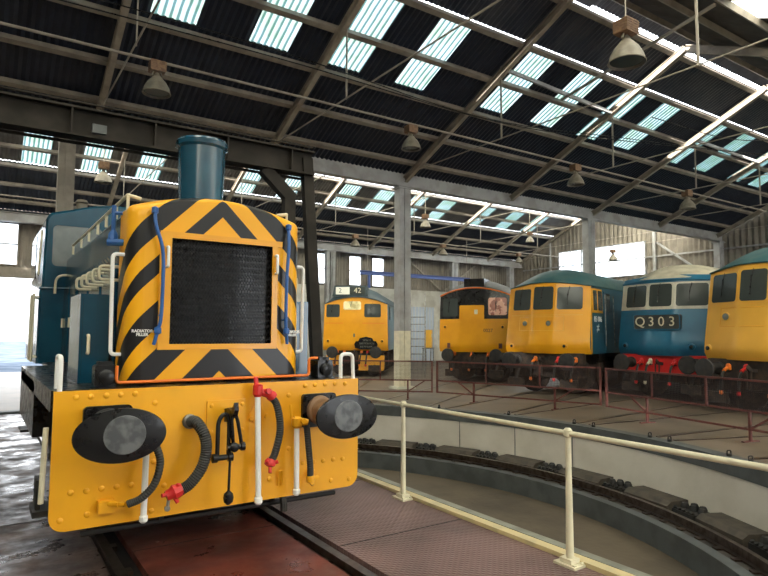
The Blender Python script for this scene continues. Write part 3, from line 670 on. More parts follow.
h = hose([(0.30, -0.14, 1.24), (0.335, -0.17, 1.18), (0.357, -0.19, 1.06), (0.357, -0.19, 0.94), (0.325, -0.18, 0.80), (0.30, -0.17, 0.745)], 0.029)
mb = MB(); mb.lathe((0.30, -0.17, 0.76), (-0.25, 0, -1), [(0, 0.032), (0.02, 0.045), (0.05, 0.045), (0.065, 0.02)], 10)
for a in range(3): mb.cyl((0.29, -0.17, 0.715), (0.29+0.06*math.cos(R(20+120*a)), -0.2, 0.715+0.06*math.sin(R(20+120*a))), 0.014, 8)
P(mb, 'hose_coupling', M['red'], h)
# right white pipe with yellow cock and hose
mb = MB(); mb.tube([(0.54, -0.12, 1.0), (0.537, -0.14, 0.46)], 0.022, 12); mb.lathe((0.537, -0.14, 0.49), (0, 0, -1), [(0, 0.022), (0.01, 0.03), (0.04, 0.03), (0.055, 0.018)], 12)
wp = P(mb, 'white_air_pipe', M['white'])
mb = MB(); mb.cyl((0.51, -0.12, 1.04), (0.625, -0.14, 1.01), 0.03, 10); mb.lathe((0.54, -0.12, 1.06), (0, 0, -1), [(0, 0.025), (0.01, 0.045), (0.07, 0.045), (0.09, 0.03)], 10); mb.cyl((0.49, -0.12, 1.05), (0.485, -0.11, 1.16), 0.010, 8); mb.cyl((0.57, -0.02, 1.03), (0.57, -0.20, 1.03), 0.022, 8)
P(mb, 'yellow_isolating_cock', M['beam_yellow'], wp)
h = hose([(0.62, -0.14, 0.99), (0.622, -0.15, 0.93), (0.632, -0.16, 0.80), (0.648, -0.16, 0.66), (0.655, -0.15, 0.575)], 0.026)
mb = MB(); mb.lathe((0.655, -0.15, 0.58), (0.1, 0, -1), [(0, 0.03), (0.02, 0.036), (0.05, 0.036), (0.06, 0.02)], 10); mb.cyl((0.66, -0.15, 0.545), (0.74, -0.12, 0.55), 0.02, 8); mb.cyl((0.66, -0.18, 0.53), (0.70, -0.10, 0.50), 0.02, 8); mb.box(0.70, 0.76, -0.04, 0.0, 0.53, 0.59)
P(mb, 'dummy_coupling', M['beam_yellow'], h)
mb = MB(); mb.tube(bend([(0.50, 0.1, 0.46), (0.50, 0.02, 0.36), (0.50, 0.02, 0.28)], 0.04), 0.03, 8); P(mb, 'cut_pipe_end', M['black_matt'])
# handrails on the front corners
mb = MB(); mb.tube(bend([(-1.18, 0.02, 1.32), (-1.18, 0.02, 1.575), (-1.18, 0.22, 1.575), (-1.18, 0.22, 1.345)], 0.05), 0.017, 10); P(mb, 'corner_handrail', M['white'])
mb = MB(); mb.tube(bend([(1.035, 0.03, 1.345), (1.033, 0.03, 1.56), (1.155, 0.03, 1.56), (1.165, 0.03, 1.30)], 0.045), 0.017, 10); P(mb, 'corner_handrail', M['white'])
# bonnet: curved striped nose, teal casing behind
HW = 0.735
def bsec(s_, ins=0.0, hw=HW):
    # bonnet cross-section from bottom left over the top to bottom right
    pts = []; w = hw-ins; zt = 2.76-ins
    pts += [(-w, 1.36), (-w, 1.7), (-w, 2.1), (-w, 2.45)]
    for k in range(7): a = R(180-75*k/6); pts.append((-w+0.07+0.07*math.cos(a), zt-0.07+0.07*math.sin(a)*0.95))
    n = 12
    x0 = pts[-1][0]; z0 = pts[-1][1]
    for k in range(1, n):
        x = x0*(1-2*k/n); pts.append((x, z0 + (2.875-ins-z0)*(1-(x/x0)**2)))
    pts += [(-x, z) for x, z in pts[:11]][::-1]
    return pts
sec = bsec(0); mb = MB(); rows = []
yf = 0.235; Rc = 0.12
# edge rounding of the nose: scale section towards an inner outline
def inset(pts, d):
    out = []
    for x, z in pts:
        fx = (abs(x)/HW); sx = 1-d/HW
        out.append((x*sx, z - d*0.35*max(0, min(1, (z-2.3)/0.4))))
    return out
for k in range(7):
    a = R(90*k/6); d = Rc*(1-math.sin(a)); rows.append([(x, yf+Rc*(1-math.cos(a)), z) for x, z in inset(sec, d)])
rows.append([(x, 0.58, z) for x, z in sec])
vs = [p for r_ in rows for p in r_]; n = len(sec)
mb.add(vs, [(i*n+j, i*n+j+1, (i+1)*n+j+1, (i+1)*n+j) for i in range(len(rows)-1) for j in range(n-1)])
fr = rows[0]
# flat face with the radiator opening left out
gx0, gx1, gz0, gz1 = -0.41, 0.45, 1.655, 2.50
def topz(x):
    best = fr[0][2]
    for j in range(n-1):
        (xa, _, za), (xb, _, zb) = fr[j], fr[j+1]
        if xa <= x <= xb and xb > xa: best = za + (zb-za)*(x-xa)/(xb-xa)
    return best
fx = sorted(set([p[0] for p in fr] + [gx0, gx1]))
for a, b in zip(fx[:-1], fx[1:]):
    if b-a < 1e-6: continue
    ta = max([p[2] for p in fr if abs(p[0]-a) < 1e-6] + [topz(a) if a in (gx0, gx1) else 0]); tb = max([p[2] for p in fr if abs(p[0]-b) < 1e-6] + [topz(b) if b in (gx0, gx1) else 0])
    if a >= gx0-1e-6 and b <= gx1+1e-6:
        mb.add([(a, yf, 1.36), (b, yf, 1.36), (b, yf, gz0), (a, yf, gz0)], [(0, 1, 2, 3)])
        mb.add([(a, yf, gz1), (b, yf, gz1), (b, yf, tb), (a, yf, ta)], [(0, 1, 2, 3)])
    else: mb.add([(a, yf, 1.36), (b, yf, 1.36), (b, yf, tb), (a, yf, ta)], [(0, 1, 2, 3)])
nose = P(mb, 'bonnet_nose', M['chevron'])
def stripe_free_frame():
    mb = MB(); w = 0.028
    mb.box(gx0-0.09, gx1+0.09, yf-0.012, yf+0.005, gz1, gz1+0.05); mb.box(gx0-0.09, gx1+0.05, yf-0.012, yf+0.005, gz0-0.045, gz0)
    mb.box(gx0-0.09, gx0, yf-0.012, yf+0.005, gz0, gz1); mb.box(gx1, gx1+0.05, yf-0.012, yf+0.005, gz0, gz1)
    return mb
fo = P(stripe_free_frame(), 'radiator_frame', M['yellow'], nose, smooth=False)
# radiator mesh: expanded metal in front of a dark core
mb = MB(); mb.box(gx0, gx1, yf+0.06, yf+0.07, gz0, gz1); P(mb, 'radiator_core', M['black'], nose, smooth=False)
mb = MB(); dx, dz = 0.026, 0.052
ni = int((gx1-gx0)/dx)+1; nj = int((gz1-gz0)/dz)+1
for i in range(ni):
    for j in range(nj):
        x = gx0+dx*(i+0.5); z = gz0+dz*(j+0.5)
        for sx in (-1, 1):
            for sz in (-1, 1):
                a = (x+sx*dx/2, z); b = (x, z+sz*dz/2)
                a = (min(max(a[0], gx0), gx1), min(a[1], gz1)); b = (min(b[0], gx1), min(b[1], gz1))
                if (a[0]-b[0])**2+(a[1]-b[1])**2 < 1e-5: continue
                nx, nz = -(b[1]-a[1]), (b[0]-a[0]); L_ = math.hypot(nx, nz); nx *= 0.0028/L_; nz *= 0.0028/L_
                mb.add([(a[0]-nx, yf+0.022, a[1]-nz), (b[0]-nx, yf+0.022, b[1]-nz), (b[0]+nx, yf+0.030, b[1]+nz), (a[0]+nx, yf+0.030, a[1]+nz)], [(0, 1, 2, 3)])
P(mb, 'radiator_mesh', M['mesh'], nose, smooth=False, recalc=False)
for x in (gx0-0.035, gx1+0.03):
    mb = MB(); mb.tube(bend([(x, yf-0.01, 2.265), (x, yf-0.05, 2.265), (x, yf-0.05, 2.42), (x, yf-0.01, 2.42)], 0.012), 0.012, 8); P(mb, 'radiator_handle', M['white'], nose)
for x in (-0.612, 0.65):
    t = text('filler_lettering', 'RADIATOR\nFILLER', 0.031, (x, yf-0.003, 1.742), (0.99, 0.12 if x > 0 else -0.12, 0), (0, 0, 1), M['white'], nose, 0.004, space=0.9, bold=0.0012)
# trim round the foot of the nose
mb = MB(); mb.tube(bend([(-0.80, 0.14, 1.50), (-0.80, 0.14, 1.375), (0.775, 0.14, 1.375), (0.775, 0.14, 1.525), (0.86, 0.14, 1.525)], 0.03), 0.012, 8); P(mb, 'orange_conduit', M['orange'])
# teal bonnet casing
mb = MB(); s2 = bsec(0, 0.012); n2 = len(s2)
vs = [(x, y, z) for y in (0.56, 1.4, 2.6, 4.5) for x, z in s2]
mb.add(vs, [(i*n2+j, i*n2+j+1, (i+1)*n2+j+1, (i+1)*n2+j) for i in range(3) for j in range(n2-1)])
bonnet = P(mb, 'bonnet_casing', M['teal'])
# casing doors along both sides
for s_ in (-1, 1):
    for y in (0.72, 1.5, 2.3, 3.1, 3.85):
        mb = MB(); x = (HW-0.012)*s_; pts = [(x, y+a, z) for a, z in rr(0, 0.62, 1.45, 2.32, 0.02)]
        mb.prism(pts, (0.018*s_, 0, 0))
        for z in (1.6, 1.9, 2.2): mb.box(min(x, x+0.03*s_), max(x, x+0.03*s_), y+0.0, y+0.05, z-0.02, z+0.02)
        d = P(mb, 'casing_door', M['teal'], bonnet)
        mb = MB(); mb.cyl((x+0.03*s_, y+0.5, 1.8), (x+0.03*s_, y+0.5, 1.92), 0.012, 8); mb.cyl((x, y+0.5, 1.86), (x+0.03*s_, y+0.5, 1.86), 0.01, 6); P(mb, 'door_handle', M['cream'], d)
    # louvres above the doors
    mb = MB()
    for k in range(26): y = 0.75+k*0.14; mb.prism([((HW-0.02)*s_, y, 2.36), ((HW-0.02)*s_, y+0.1, 2.36), ((HW+0.012)*s_, y+0.1, 2.40), ((HW+0.012)*s_, y, 2.40)], (0, 0, 0.012))
    P(mb, 'louvres', M['teal'], bonnet, smooth=False)
# chimney
mb = MB(); mb.lathe((0.0, 0.87, 2.80), (0, 0, 1), [(0, 0.20), (0.06, 0.196), (0.64, 0.212), (0.66, 0.235), (0.70, 0.238), (0.72, 0.225), (0.72, 0.195), (0.2, 0.18), (0.2, 0.0)], 36)
P(mb, 'chimney', M['teal'])
# top handrails along the bonnet shoulders
for s_ in (-1, 1):
    mb = MB(); x = -0.70 if s_ < 0 else 0.70; zt = 2.80
    mb.tube([(x, 0.50, zt+0.06), (x, 2.4, zt+0.06), (x, 4.0, zt+0.06)], 0.015, 8)
    mb.tube([(x+0.10*(-s_)*0-s_*0.0, 0.50, zt+0.06), (x-s_*0.10, 0.50, zt+0.04)], 0.015, 8)
    for y in (0.50, 1.0, 1.5, 2.0, 2.6, 3.2, 3.95):
        mb.tube(bend([(x, y, zt+0.06), (x-s_*0.0, y+0.001, zt-0.06)], 0.02), 0.013, 6)
    P(mb, 'bonnet_handrail', M['cream'], bonnet)
# rung loops on the left and right of the bonnet
for s_ in (-1, 1):
    for y in (0.62, 0.95, 1.28, 1.62, 1.98):
        mb = MB(); x = HW*s_; mb.tube(bend([(x-0.02*s_, y, 2.28), (x+0.14*s_, y, 2.28), (x+0.14*s_, y, 2.17), (x-0.02*s_, y, 2.17)], 0.035), 0.013, 8); P(mb, 'rung', M['cream'], bonnet)
    mb = MB(); x = HW*s_; mb.tube(bend([(x+0.0, 0.37, 2.355), (x+0.085*s_, 0.37, 2.355), (x+0.075*s_, 0.37, 1.575), (x, 0.37, 1.575)], 0.035), 0.015, 8); P(mb, 'nose_handrail', M['white'], nose)
# tool locker beside the bonnet
for s_ in (-1, 1):
    mb = MB(); x0, x1 = (-1.0, -0.78) if s_ < 0 else (0.78, 1.0); mb.box(x0, x1, 0.62, 1.25, 1.345, 2.05); lk = P(mb, 'side_locker', M['teal'], smooth=False)
    mb = MB(); mb.box(x0+0.02, x1-0.02, 0.60, 0.62, 1.40, 2.02); mb.box(x0+0.12, x0+0.135, 0.594, 0.60, 1.38, 2.04); d = P(mb, 'locker_door', M['teal'], lk, smooth=False)
    mb = MB(); mb.tube(bend([(x0+0.06, 0.605, 1.58), (x0+0.06, 0.56, 1.58), (x0+0.06, 0.56, 1.72), (x0+0.06, 0.605, 1.72)], 0.015), 0.013, 8); P(mb, 'door_handle', M['cream'], d)
# blue filler pipes
for pts in ([(-0.555, 0.20, 2.70), (-0.55, 0.17, 2.58), (-0.50, 0.17, 2.42), (-0.485, 0.17, 2.25), (-0.49, 0.17, 1.88), (-0.51, 0.18, 1.76), (-0.535, 0.19, 1.65)], [(0.585, 0.20, 2.68), (0.578, 0.17, 2.50), (0.562, 0.17, 2.2), (0.56, 0.17, 1.86), (0.57, 0.18, 1.76), (0.585, 0.19, 1.65)]):
    mb = MB(); mb.tube(curve3(pts, 5), 0.0145, 8)
    for q, r_ in ((pts[0], 0.026), (pts[-2], 0.028)): mb.lathe((q[0], q[1], q[2]+0.03), (0, 0, -1), [(0, 0.012), (0.01, r_), (0.05, r_), (0.06, 0.012)], 10)
    mb.cyl((pts[-3][0], pts[-3][1], pts[-3][2]), (pts[-3][0], yf, pts[-3][2]), 0.01, 6)
    P(mb, 'filler_pipe', M['pipe_blue'], nose)
mb = MB(); mb.tube([(-0.80, 0.50, 2.76), (-0.80, 0.50, 2.47)], 0.018, 8); mb.cyl((-0.84, 0.50, 2.46), (-0.72, 0.44, 2.46), 0.028, 8); mb.lathe((-0.80, 0.50, 2.56), (0, 0, -1), [(0, 0.018), (0.03, 0.035), (0.1, 0.04), (0.11, 0.02)], 8); mb.cyl((-0.80, 0.50, 2.70), (-0.74, 0.48, 2.70), 0.016, 6)
P(mb, 'blue_valve', M['pipe_blue'], bonnet)
# marker lamps on the running plate
for x in (-0.87, 0.95):
    mb = MB(); mb.prism([(x+a, 0.16, 1.42+b) for a, b in rr(-0.075, 0.075, -0.075, 0.085, 0.02)], (0, 0.13, 0)); mb.box(x-0.05, x+0.05, 0.18, 0.27, 1.505, 1.53); mb.lathe((x, 0.16, 1.42), (0, -1, 0), [(0, 0.055), (0.025, 0.055), (0.03, 0.045)], 18)
    lm = P(mb, 'marker_lamp', M['black'])
    mb = MB(); mb.lathe((x, 0.136, 1.42), (0, -1, 0), [(0, 0.04), (0.004, 0.03), (0.006, 0.0)], 16, cap=False); P(mb, 'lens', M['lens'], lm)
# cab
CYF, CYR = 4.40, 6.55
def csec(lo=False):
    pts = []; w = 1.0
    pts += [(-w-0.03, 1.33), (-w-0.03, 2.28), (-w-0.0, 2.36), (-w+0.015, 3.20)]
    n = 14
    for k in range(5): a = R(180-60*k/4); pts.append((-0.845+0.14*math.cos(a), 3.22+0.14*math.sin(a)))
    for k in range(n+1):
        x = -0.70+1.4*k/n; pts.append((x, 3.40+0.13*(1-(x/0.70)**2)))
    for k in range(5)[::-1]: a = R(180-60*k/4); pts.append((0.845-0.14*math.cos(a), 3.22+0.14*math.sin(a)))
    pts += [(-x, z) for x, z in pts[:4]][::-1]
    return pts
cs = csec(); nc = len(cs); mb = MB()
ys = [CYF, CYF+0.03, CYR-0.03, CYR]; sc = [0.975, 1.0, 1.0, 0.975]
vs = [(x*s_, y, 1.33+(z-1.33)*(1-(1-s_)*0.5)) for y, s_ in zip(ys, sc) for x, z in cs]
mb.add(vs, [(i*nc+j, i*nc+(j+1) % nc, (i+1)*nc+(j+1) % nc, (i+1)*nc+j) for i in range(3) for j in range(nc)] + [tuple(range(nc)), tuple(range(3*nc, 4*nc))])
cab = P(mb, 'cab', M['teal'])
for s_ in (-1, 1):
    mb = MB(); x0, x1 = (-0.90, -0.30); pts = [(x*-s_, CYF-0.012, z) for x, z in rr(x0, x1, 2.62, 3.17, 0.06)]; mb.prism(pts, (0, 0.02, 0)); P(mb, 'cab_window', M['glass_dusty'], cab)
    mb = MB(); o_ = rr(x0-0.03, x1+0.03, 2.59, 3.20, 0.07); i_ = rr(x0, x1, 2.62, 3.17, 0.06); m_ = len(o_)
    vs = [(x*-s_, CYF-0.02, z) for x, z in o_] + [(x*-s_, CYF-0.02, z) for x, z in i_] + [(x*-s_, CYF+0.01, z) for x, z in o_]
    mb.add(vs, [(k, (k+1) % m_, m_+(k+1) % m_, m_+k) for k in range(m_)] + [(k, (k+1) % m_, 2*m_+(k+1) % m_, 2*m_+k) for k in range(m_)]); P(mb, 'window_rim', M['teal'], cab)
    x = 1.03*s_; mb = MB(); mb.prism([(x, y, z) for y, z in rr(5.1, 5.9, 2.5, 3.1, 0.05)], (0.012*s_, 0, 0)); P(mb, 'cab_side_window', M['glass'], cab)
    mb = MB()
    for y in (CYF-0.06, CYF+0.35): mb.tube([(x+0.06*s_, y, 1.36), (x+0.06*s_, y, 2.24)], 0.016, 8); mb.cyl((x, y+0.02, 2.2), (x+0.06*s_, y, 2.2), 0.012, 6); mb.cyl((x, y+0.02, 1.42), (x+0.06*s_, y, 1.42), 0.012, 6)
    mb.tube([(x*0.99+0.02*s_, CYF+0.1, 2.5), (x*0.97+0.02*s_, CYF+0.1, 3.1)], 0.014, 8)
    P(mb, 'cab_handrail', M['cream'], cab)
    mb = MB(); mb.tube(bend([(0.85*s_, CYF-0.05, 2.25), (0.85*s_, CYF-0.06, 2.50), (0.45*s_, CYF-0.06, 2.50)], 0.12), 0.016, 8); P(mb, 'cab_front_handrail', M['cream'], cab)
    for k, z in enumerate((0.45, 0.85, 1.2)):
        mb = MB(); mb.box(min(0.80*s_, 1.16*s_), max(0.80*s_, 1.16*s_), CYF+0.05+0.05*k, CYF+0.45, z, z+0.03); P(mb, 'cab_step', M['black_matt'], cab)
mb = MB(); mb.tube(bend([(-1.035, CYF+0.0, 2.32), (1.035, CYF+0.0, 2.32)], 0.1), 0.02, 6); P(mb, 'cab_beading', M['teal'], cab)
mb = MB(); mb.prism([(x, CYF-0.02, z) for x, z in ((-0.98, 1.4), (-0.76, 1.4), (-0.76, 2.25), (-0.98, 2.25))], (0, 0.02, 0)); P(mb, 'cab_front_panel', M['teal'], cab, smooth=False)
mb = MB(); mb.lathe((-0.55, CYF+0.15, 3.40), (0, 0, 1), [(0, 0.07), (0.12, 0.07), (0.14, 0.09), (0.18, 0.06), (0.19, 0)], 12); P(mb, 'roof_horn', M['lamp_shade'], cab)

# ================================================================ MAIN LINE LOCOMOTIVES
def loco(name, label, ang, D, L, S, rot=None):
    """local frame: +x away from the turntable, +y to the left as seen from the turntable"""
    a = R(ang); e = empty(name, label, 'locomotive', (CX+D*math.cos(a), CY+D*math.sin(a), 0), a if rot is None else R(rot))
    hw, z0, ze, arch, ht = S['hw'], S['z0'], S['ze'], S['arch'], S['top']
    def U(v, z):
        t = min(1.0, abs(v)/hw)
        u = S['sweep']*max(0, (t-S['flat'])/(1-S['flat']))**S.get('sp', 1.5)
        u += S['rake']*max(0, z-S['zw'])
        if z < z0+0.18: u += 0.10*((z0+0.18-z)/0.18)**2
        return u
    tb = S.get('tb', 0.035)
    def T(z): return 1-tb*max(0.0, min(1.0, (z-z0)/(ze-z0)))
    def zt(v): return ze + arch*(1-(v/hw)**2)
    def Pt(v, z, off=0.0): return (U(v, z)-off, v*T(z), z)
    nv, nz = 28, 14
    def patch(name, pts, off, m, par, thick=0.02):
        # panel that follows the face: outline triangulated as strips between pairs
        mb = MB(); n = len(pts)
        cv = sum(p[0] for p in pts)/n; cz = sum(p[1] for p in pts)/n
        rings = []
        for f_ in (1.0, 0.66, 0.33): rings.append([Pt(cv+(p[0]-cv)*f_, cz+(p[1]-cz)*f_, off) for p in pts])
        vs = [q for r_ in rings for q in r_] + [Pt(cv, cz, off)] + [Pt(p[0], p[1], off-thick) for p in pts]
        fs = [(i*n+k, i*n+(k+1) % n, (i+1)*n+(k+1) % n, (i+1)*n+k) for i in range(2) for k in range(n)] + [(2*n+k, 2*n+(k+1) % n, 3*n) for k in range(n)] + [(k, (k+1) % n, 3*n+1+(k+1) % n, 3*n+1+k) for k in range(n)]
        mb.add(vs, fs); return mb.build(name, m, par)
    def strip(name, v0, v1, za, zb, off, m, par, thick=0.02):
        # band right across the face; za, zb may be functions of v
        fa = za if callable(za) else (lambda v: za); fb = zb if callable(zb) else (lambda v: zb)
        mb = MB(); mb.grid(lambda i, j: Pt(v0+(v1-v0)*i, fa(v0+(v1-v0)*i)+(fb(v0+(v1-v0)*i)-fa(v0+(v1-v0)*i))*j, off), 24, 5)
        for f_ in (fa, fb): mb.grid(lambda i, j: Pt(v0+(v1-v0)*i, f_(v0+(v1-v0)*i), off-thick*j), 24, 1)
        for v in (v0, v1): mb.grid(lambda i, j: Pt(v, fa(v)+(fb(v)-fa(v))*i, off-thick*j), 4, 1)
        return mb.build(name, m, par)
    # face
    mb = MB(); mb.grid(lambda i, j: Pt(-hw+2*hw*i, z0+(zt(-hw+2*hw*i)-z0)*j), nv, nz)
    mb.grid(lambda i, j: (U(-hw+2*hw*i, z0)+0.4*j, -hw+2*hw*i, z0), nv, 1)
    face = mb.build('cab_front', S['face'], e)
    # body sides and end
    mb = MB()
    def tum(z): return -0.03*max(0, (z-2.2)/0.9)
    for s_ in (-1, 1): mb.grid(lambda i, j: (U(hw, z0+(ze-z0)*j)*(1-i)+L*i, s_*hw*T(z0+(ze-z0)*j), z0+(ze-z0)*j), 6, 12)
    mb.grid(lambda i, j: (L, (-hw+2*hw*i)*T(z0+(ze-z0)*j), z0+(ze-z0)*j), 2, 2); mb.grid(lambda i, j: (U(hw, z0)+0.2+(L-U(hw, z0)-0.2)*i, -hw+2*hw*j, z0), 2, 2)
    body = mb.build('body_side', S['side'], e)
    # roof
    def zroof(v): return ze + (ht-ze)*(1-abs(v/hw)**2.2)**0.75
    def rf(i, j):
        v = -hw+2*hw*j; uf = U(v, zt(v))-0.02
        if i < 0.5:
            t = i*2; u = uf + S['dome']*t**1.3; z = zt(v)+ (zroof(v)-zt(v))*math.sin(t*PI/2)**0.9 if zroof(v) > zt(v) else zt(v)+(zroof(v)-zt(v))*t
        else:
            t = (i-0.5)*2; u = uf+S['dome']+(L-uf-S['dome'])*t; z = zroof(v)
        return (u, v*1.003*(1-tb), z+0.005)
    mb = MB(); mb.grid(rf, 24, 28); mb.grid(lambda i, j: (L, (-hw+2*hw*i)*(1-tb), ze+(zroof(-hw+2*hw*i)-ze)*j), 28, 1)
    roof = mb.build('roof', S['roof'], e, angle=60)
    mb = MB()   # gutter over the windows
    mb.tube([(U(v, zt(v))-0.03, v*(1-tb), zt(v)) for v in [-hw+2*hw*k/24 for k in range(25)]], 0.022, 6)
    for s_ in (-1, 1): mb.tube([(U(hw, ze), s_*(hw*(1-tb)+0.01), ze), (L, s_*(hw*(1-tb)+0.01), ze)], 0.018, 6)
    mb.build('gutter', S.get('gutter', S['roof']), e)
    # windows
    for w in S['win']:
        v0, v1, za, zb = w[:4]; gm = w[4] if len(w) > 4 else M['glass']; fm = S['frame']
        f_ = patch('window_frame', rr(v1-0.05, v0+0.05, za-0.05, zb+0.05, 0.10), 0.012, fm, face)
        patch('windscreen', rr(v1, v0, za, zb, 0.07), 0.02, gm, face)
        # wiper
        vc = (v0+v1)/2; mb = MB(); mb.tube([Pt(vc, zb+0.02, 0.05), Pt(vc+0.06, (za+zb)/2, 0.04)], 0.008, 5); mb.tube([Pt(vc+0.06, zb-0.12, 0.035), Pt(vc+0.06, za+0.12, 0.035)], 0.010, 5); mb.build('wiper', M['black'], face)
    # marker lights
    for v, z, r_ in S.get('marks', []):
        mb = MB(); o = Pt(v, z, 0.0); mb.lathe(o, (-1, 0, 0), [(-0.03, r_*1.5), (0.03, r_*1.5), (0.05, r_*1.1), (0.055, r_)], 16)
        q = mb.build('marker_light', S.get('markm', S['face']), face)
        mb = MB(); mb.lathe((o[0]-0.05, o[1], o[2]), (-1, 0, 0), [(0, r_), (0.012, r_*0.7), (0.016, 0)], 14, cap=False); mb.build('lens', M['black'], q)
    for v, z, r_ in S.get('lamps', []):
        mb = MB(); o = Pt(v, z, 0.0); mb.lathe(o, (-1, 0, 0), [(-0.03, r_*1.25), (0.03, r_*1.25), (0.04, r_*1.1), (0.04, r_)], 18, cap=False); q = mb.build('route_lamp', S['face'], face)
        mb = MB(); mb.lathe((o[0]-0.03, o[1], o[2]), (-1, 0, 0), [(0, r_), (0.012, r_*0.6), (0.014, 0)], 14, cap=False); mb.build('lens', M['lens'], q)
    # underframe
    bm_ = S.get('bufbeam', M['under'])
    mb = MB(); mb.box(0.22, 0.5, -1.12, 1.12, 0.72, z0+0.02); bb = mb.build('buffer_beam', bm_, e, smooth=False)
    for s_ in (-1, 1):
        mb = MB(); mb.lathe((0.24, 0.87*s_, 0.98), (-1, 0, 0), [(0, 0.15), (0.04, 0.15), (0.06, 0.11), (0.34, 0.10), (0.36, 0.07), (0.50, 0.07), (0.52, 0.20), (0.55, 0.235), (0.575, 0.22), (0.59, 0.0)], 24)
        mb.build('buffer', M['black_matt'], bb)
    mb = MB(); mb.prism([(0.24, -0.02, 1.0), (0.0, -0.02, 1.02), (-0.12, -0.02, 1.10), (-0.16, -0.02, 1.02), (-0.08, -0.02, 0.95), (0.24, -0.02, 0.92)], (0, 0.04, 0))
    mb.tube(bend([(-0.09, -0.05, 0.98), (-0.10, -0.05, 0.55), (-0.10, 0.05, 0.55), (-0.09, 0.05, 0.98)], 0.05), 0.02, 8); mb.build('drawhook', M['under'], bb)
    for v, c_ in S['hoses']:
        mb = MB(); mb.tube(curve3([(0.25, v, 0.95), (-0.02, v, 0.92), (-0.08, v+0.03, 0.72), (-0.05, v+0.06, 0.48)], 6), 0.03, 8); h_ = mb.build('brake_hose', M['rubber'], bb)
        mb = MB(); mb.lathe((0.16, v, 1.0), (0, 0, 1), [(-0.06, 0.03), (-0.04, 0.06), (0.06, 0.06), (0.10, 0.03)], 8); mb.cyl((0.1, v, 1.0), (-0.03, v, 0.94), 0.04, 8); mb.build('hose_cock', c_, h_)
        mb = MB(); mb.lathe((-0.05, v+0.06, 0.50), (0, 0, -1), [(0, 0.04), (0.07, 0.045), (0.09, 0.02)], 8); mb.build('hose_coupling', c_, h_)
    # bogies
    for bu in ((2.3, L-2.6)):
        mb = MB()
        for s_ in (-1, 1):
            mb.box(bu-1.85, bu+1.85, s_*1.02-0.04, s_*1.02+0.04, 0.50, 0.86)
            mb.box(bu-0.5, bu+0.5, s_*1.08-0.05, s_*1.08+0.05, 0.34, 0.92)
            for q in (-1.35, 1.35): mb.box(bu+q-0.18, bu+q+0.18, s_*1.10-0.06, s_*1.10+0.06, 0.36, 0.80); mb.cyl((bu+q*0.55, s_*1.1, 0.4), (bu+q*0.55, s_*1.1, 0.9), 0.09, 12)
        mb.box(bu-1.85, bu-1.75, -1.05, 1.05, 0.5, 0.86); mb.box(bu-0.4, bu+0.4, -1.0, 1.0, 0.5, z0+0.02)
        # brake gear and pipes hung on the headstock
        for v in (-0.9, -0.55, 0.5, 0.9): mb.tube([(bu-1.8, v, 0.8), (bu-1.95, v, 0.45), (bu-1.9, v, 0.3)], 0.03, 6)
        bg = mb.build('bogie', M['under'], e, smooth=False)
        for q in (-1.35, 1.35):
            mb = MB()
            for s_ in (-1, 1): mb.lathe((bu+q, 0.68*s_, 0.52), (s_, 0, 0), [(0, 0.47), (0.03, 0.52), (0.13, 0.49), (0.13, 0.40), (0.08, 0.36), (0.08, 0.15), (0.16, 0.12), (0.16, 0)], 28)
            mb.cyl((bu+q, -0.7, 0.52), (bu+q, 0.7, 0.52), 0.09, 12); mb.build('wheelset', M['under'], bg)
    mb = MB(); mb.box(5.2, L-5.4, -1.1, 1.1, 0.45, z0+0.02); mb.build('equipment_box', M['under'], e, smooth=False)
    for s_ in (-1, 1):
        mb = MB(); mb.box(-0.02, 0.06, min(s_*1.05, s_*0.55), max(s_*1.05, s_*0.55), 0.22, 0.46); mb.beam((0.05, s_*0.8, 0.44), (0.3, s_*0.8, 0.8), 0.08, 0.03)
        mb.build('guard_iron', S.get('plough', M['under']), e, smooth=False)
    return e, face, body, roof, patch, strip, Pt, U, bb
def side_panel(name, body, hw, side, pts, m, off=0.012, z0=1.15, ze=3.1, tb=0.035):
    # panel on a side that leans in by the tumblehome
    def yy_(z): return hw*(1-tb*max(0.0, min(1.0, (z-z0)/(ze-z0))))
    mb = MB(); mb.prism([(u, side*(yy_(z)-0.015), z) for u, z in pts], (0, side*(off+0.015), 0)); return mb.build(name, m, body)
def br_arrow(name, body, hw, side, u, z, s, m):
    y = side*(hw+0.016); mb = MB()
    for dz, f_ in ((0.12, 1), (-0.12, -1)): mb.box(u-0.5*s, u+0.5*s, min(y, y+side*0.004), max(y, y+side*0.004), z+dz*s*2-0.03*s*2, z+dz*s*2+0.03*s*2)
    for a in ((-0.32, 0.24, 0.05, -0.02), (0.32, -0.24, -0.05, 0.02), (-0.05, 0.02, -0.36, -0.55), (0.05, -0.02, 0.36, 0.55)):
        mb.beam((u+a[0]*s, y, z+a[1]*s), (u+a[2]*s, y, z+a[3]*s), 0.10*s, 0.004, (0, 1, 0))
    return mb.build(name, m, body)

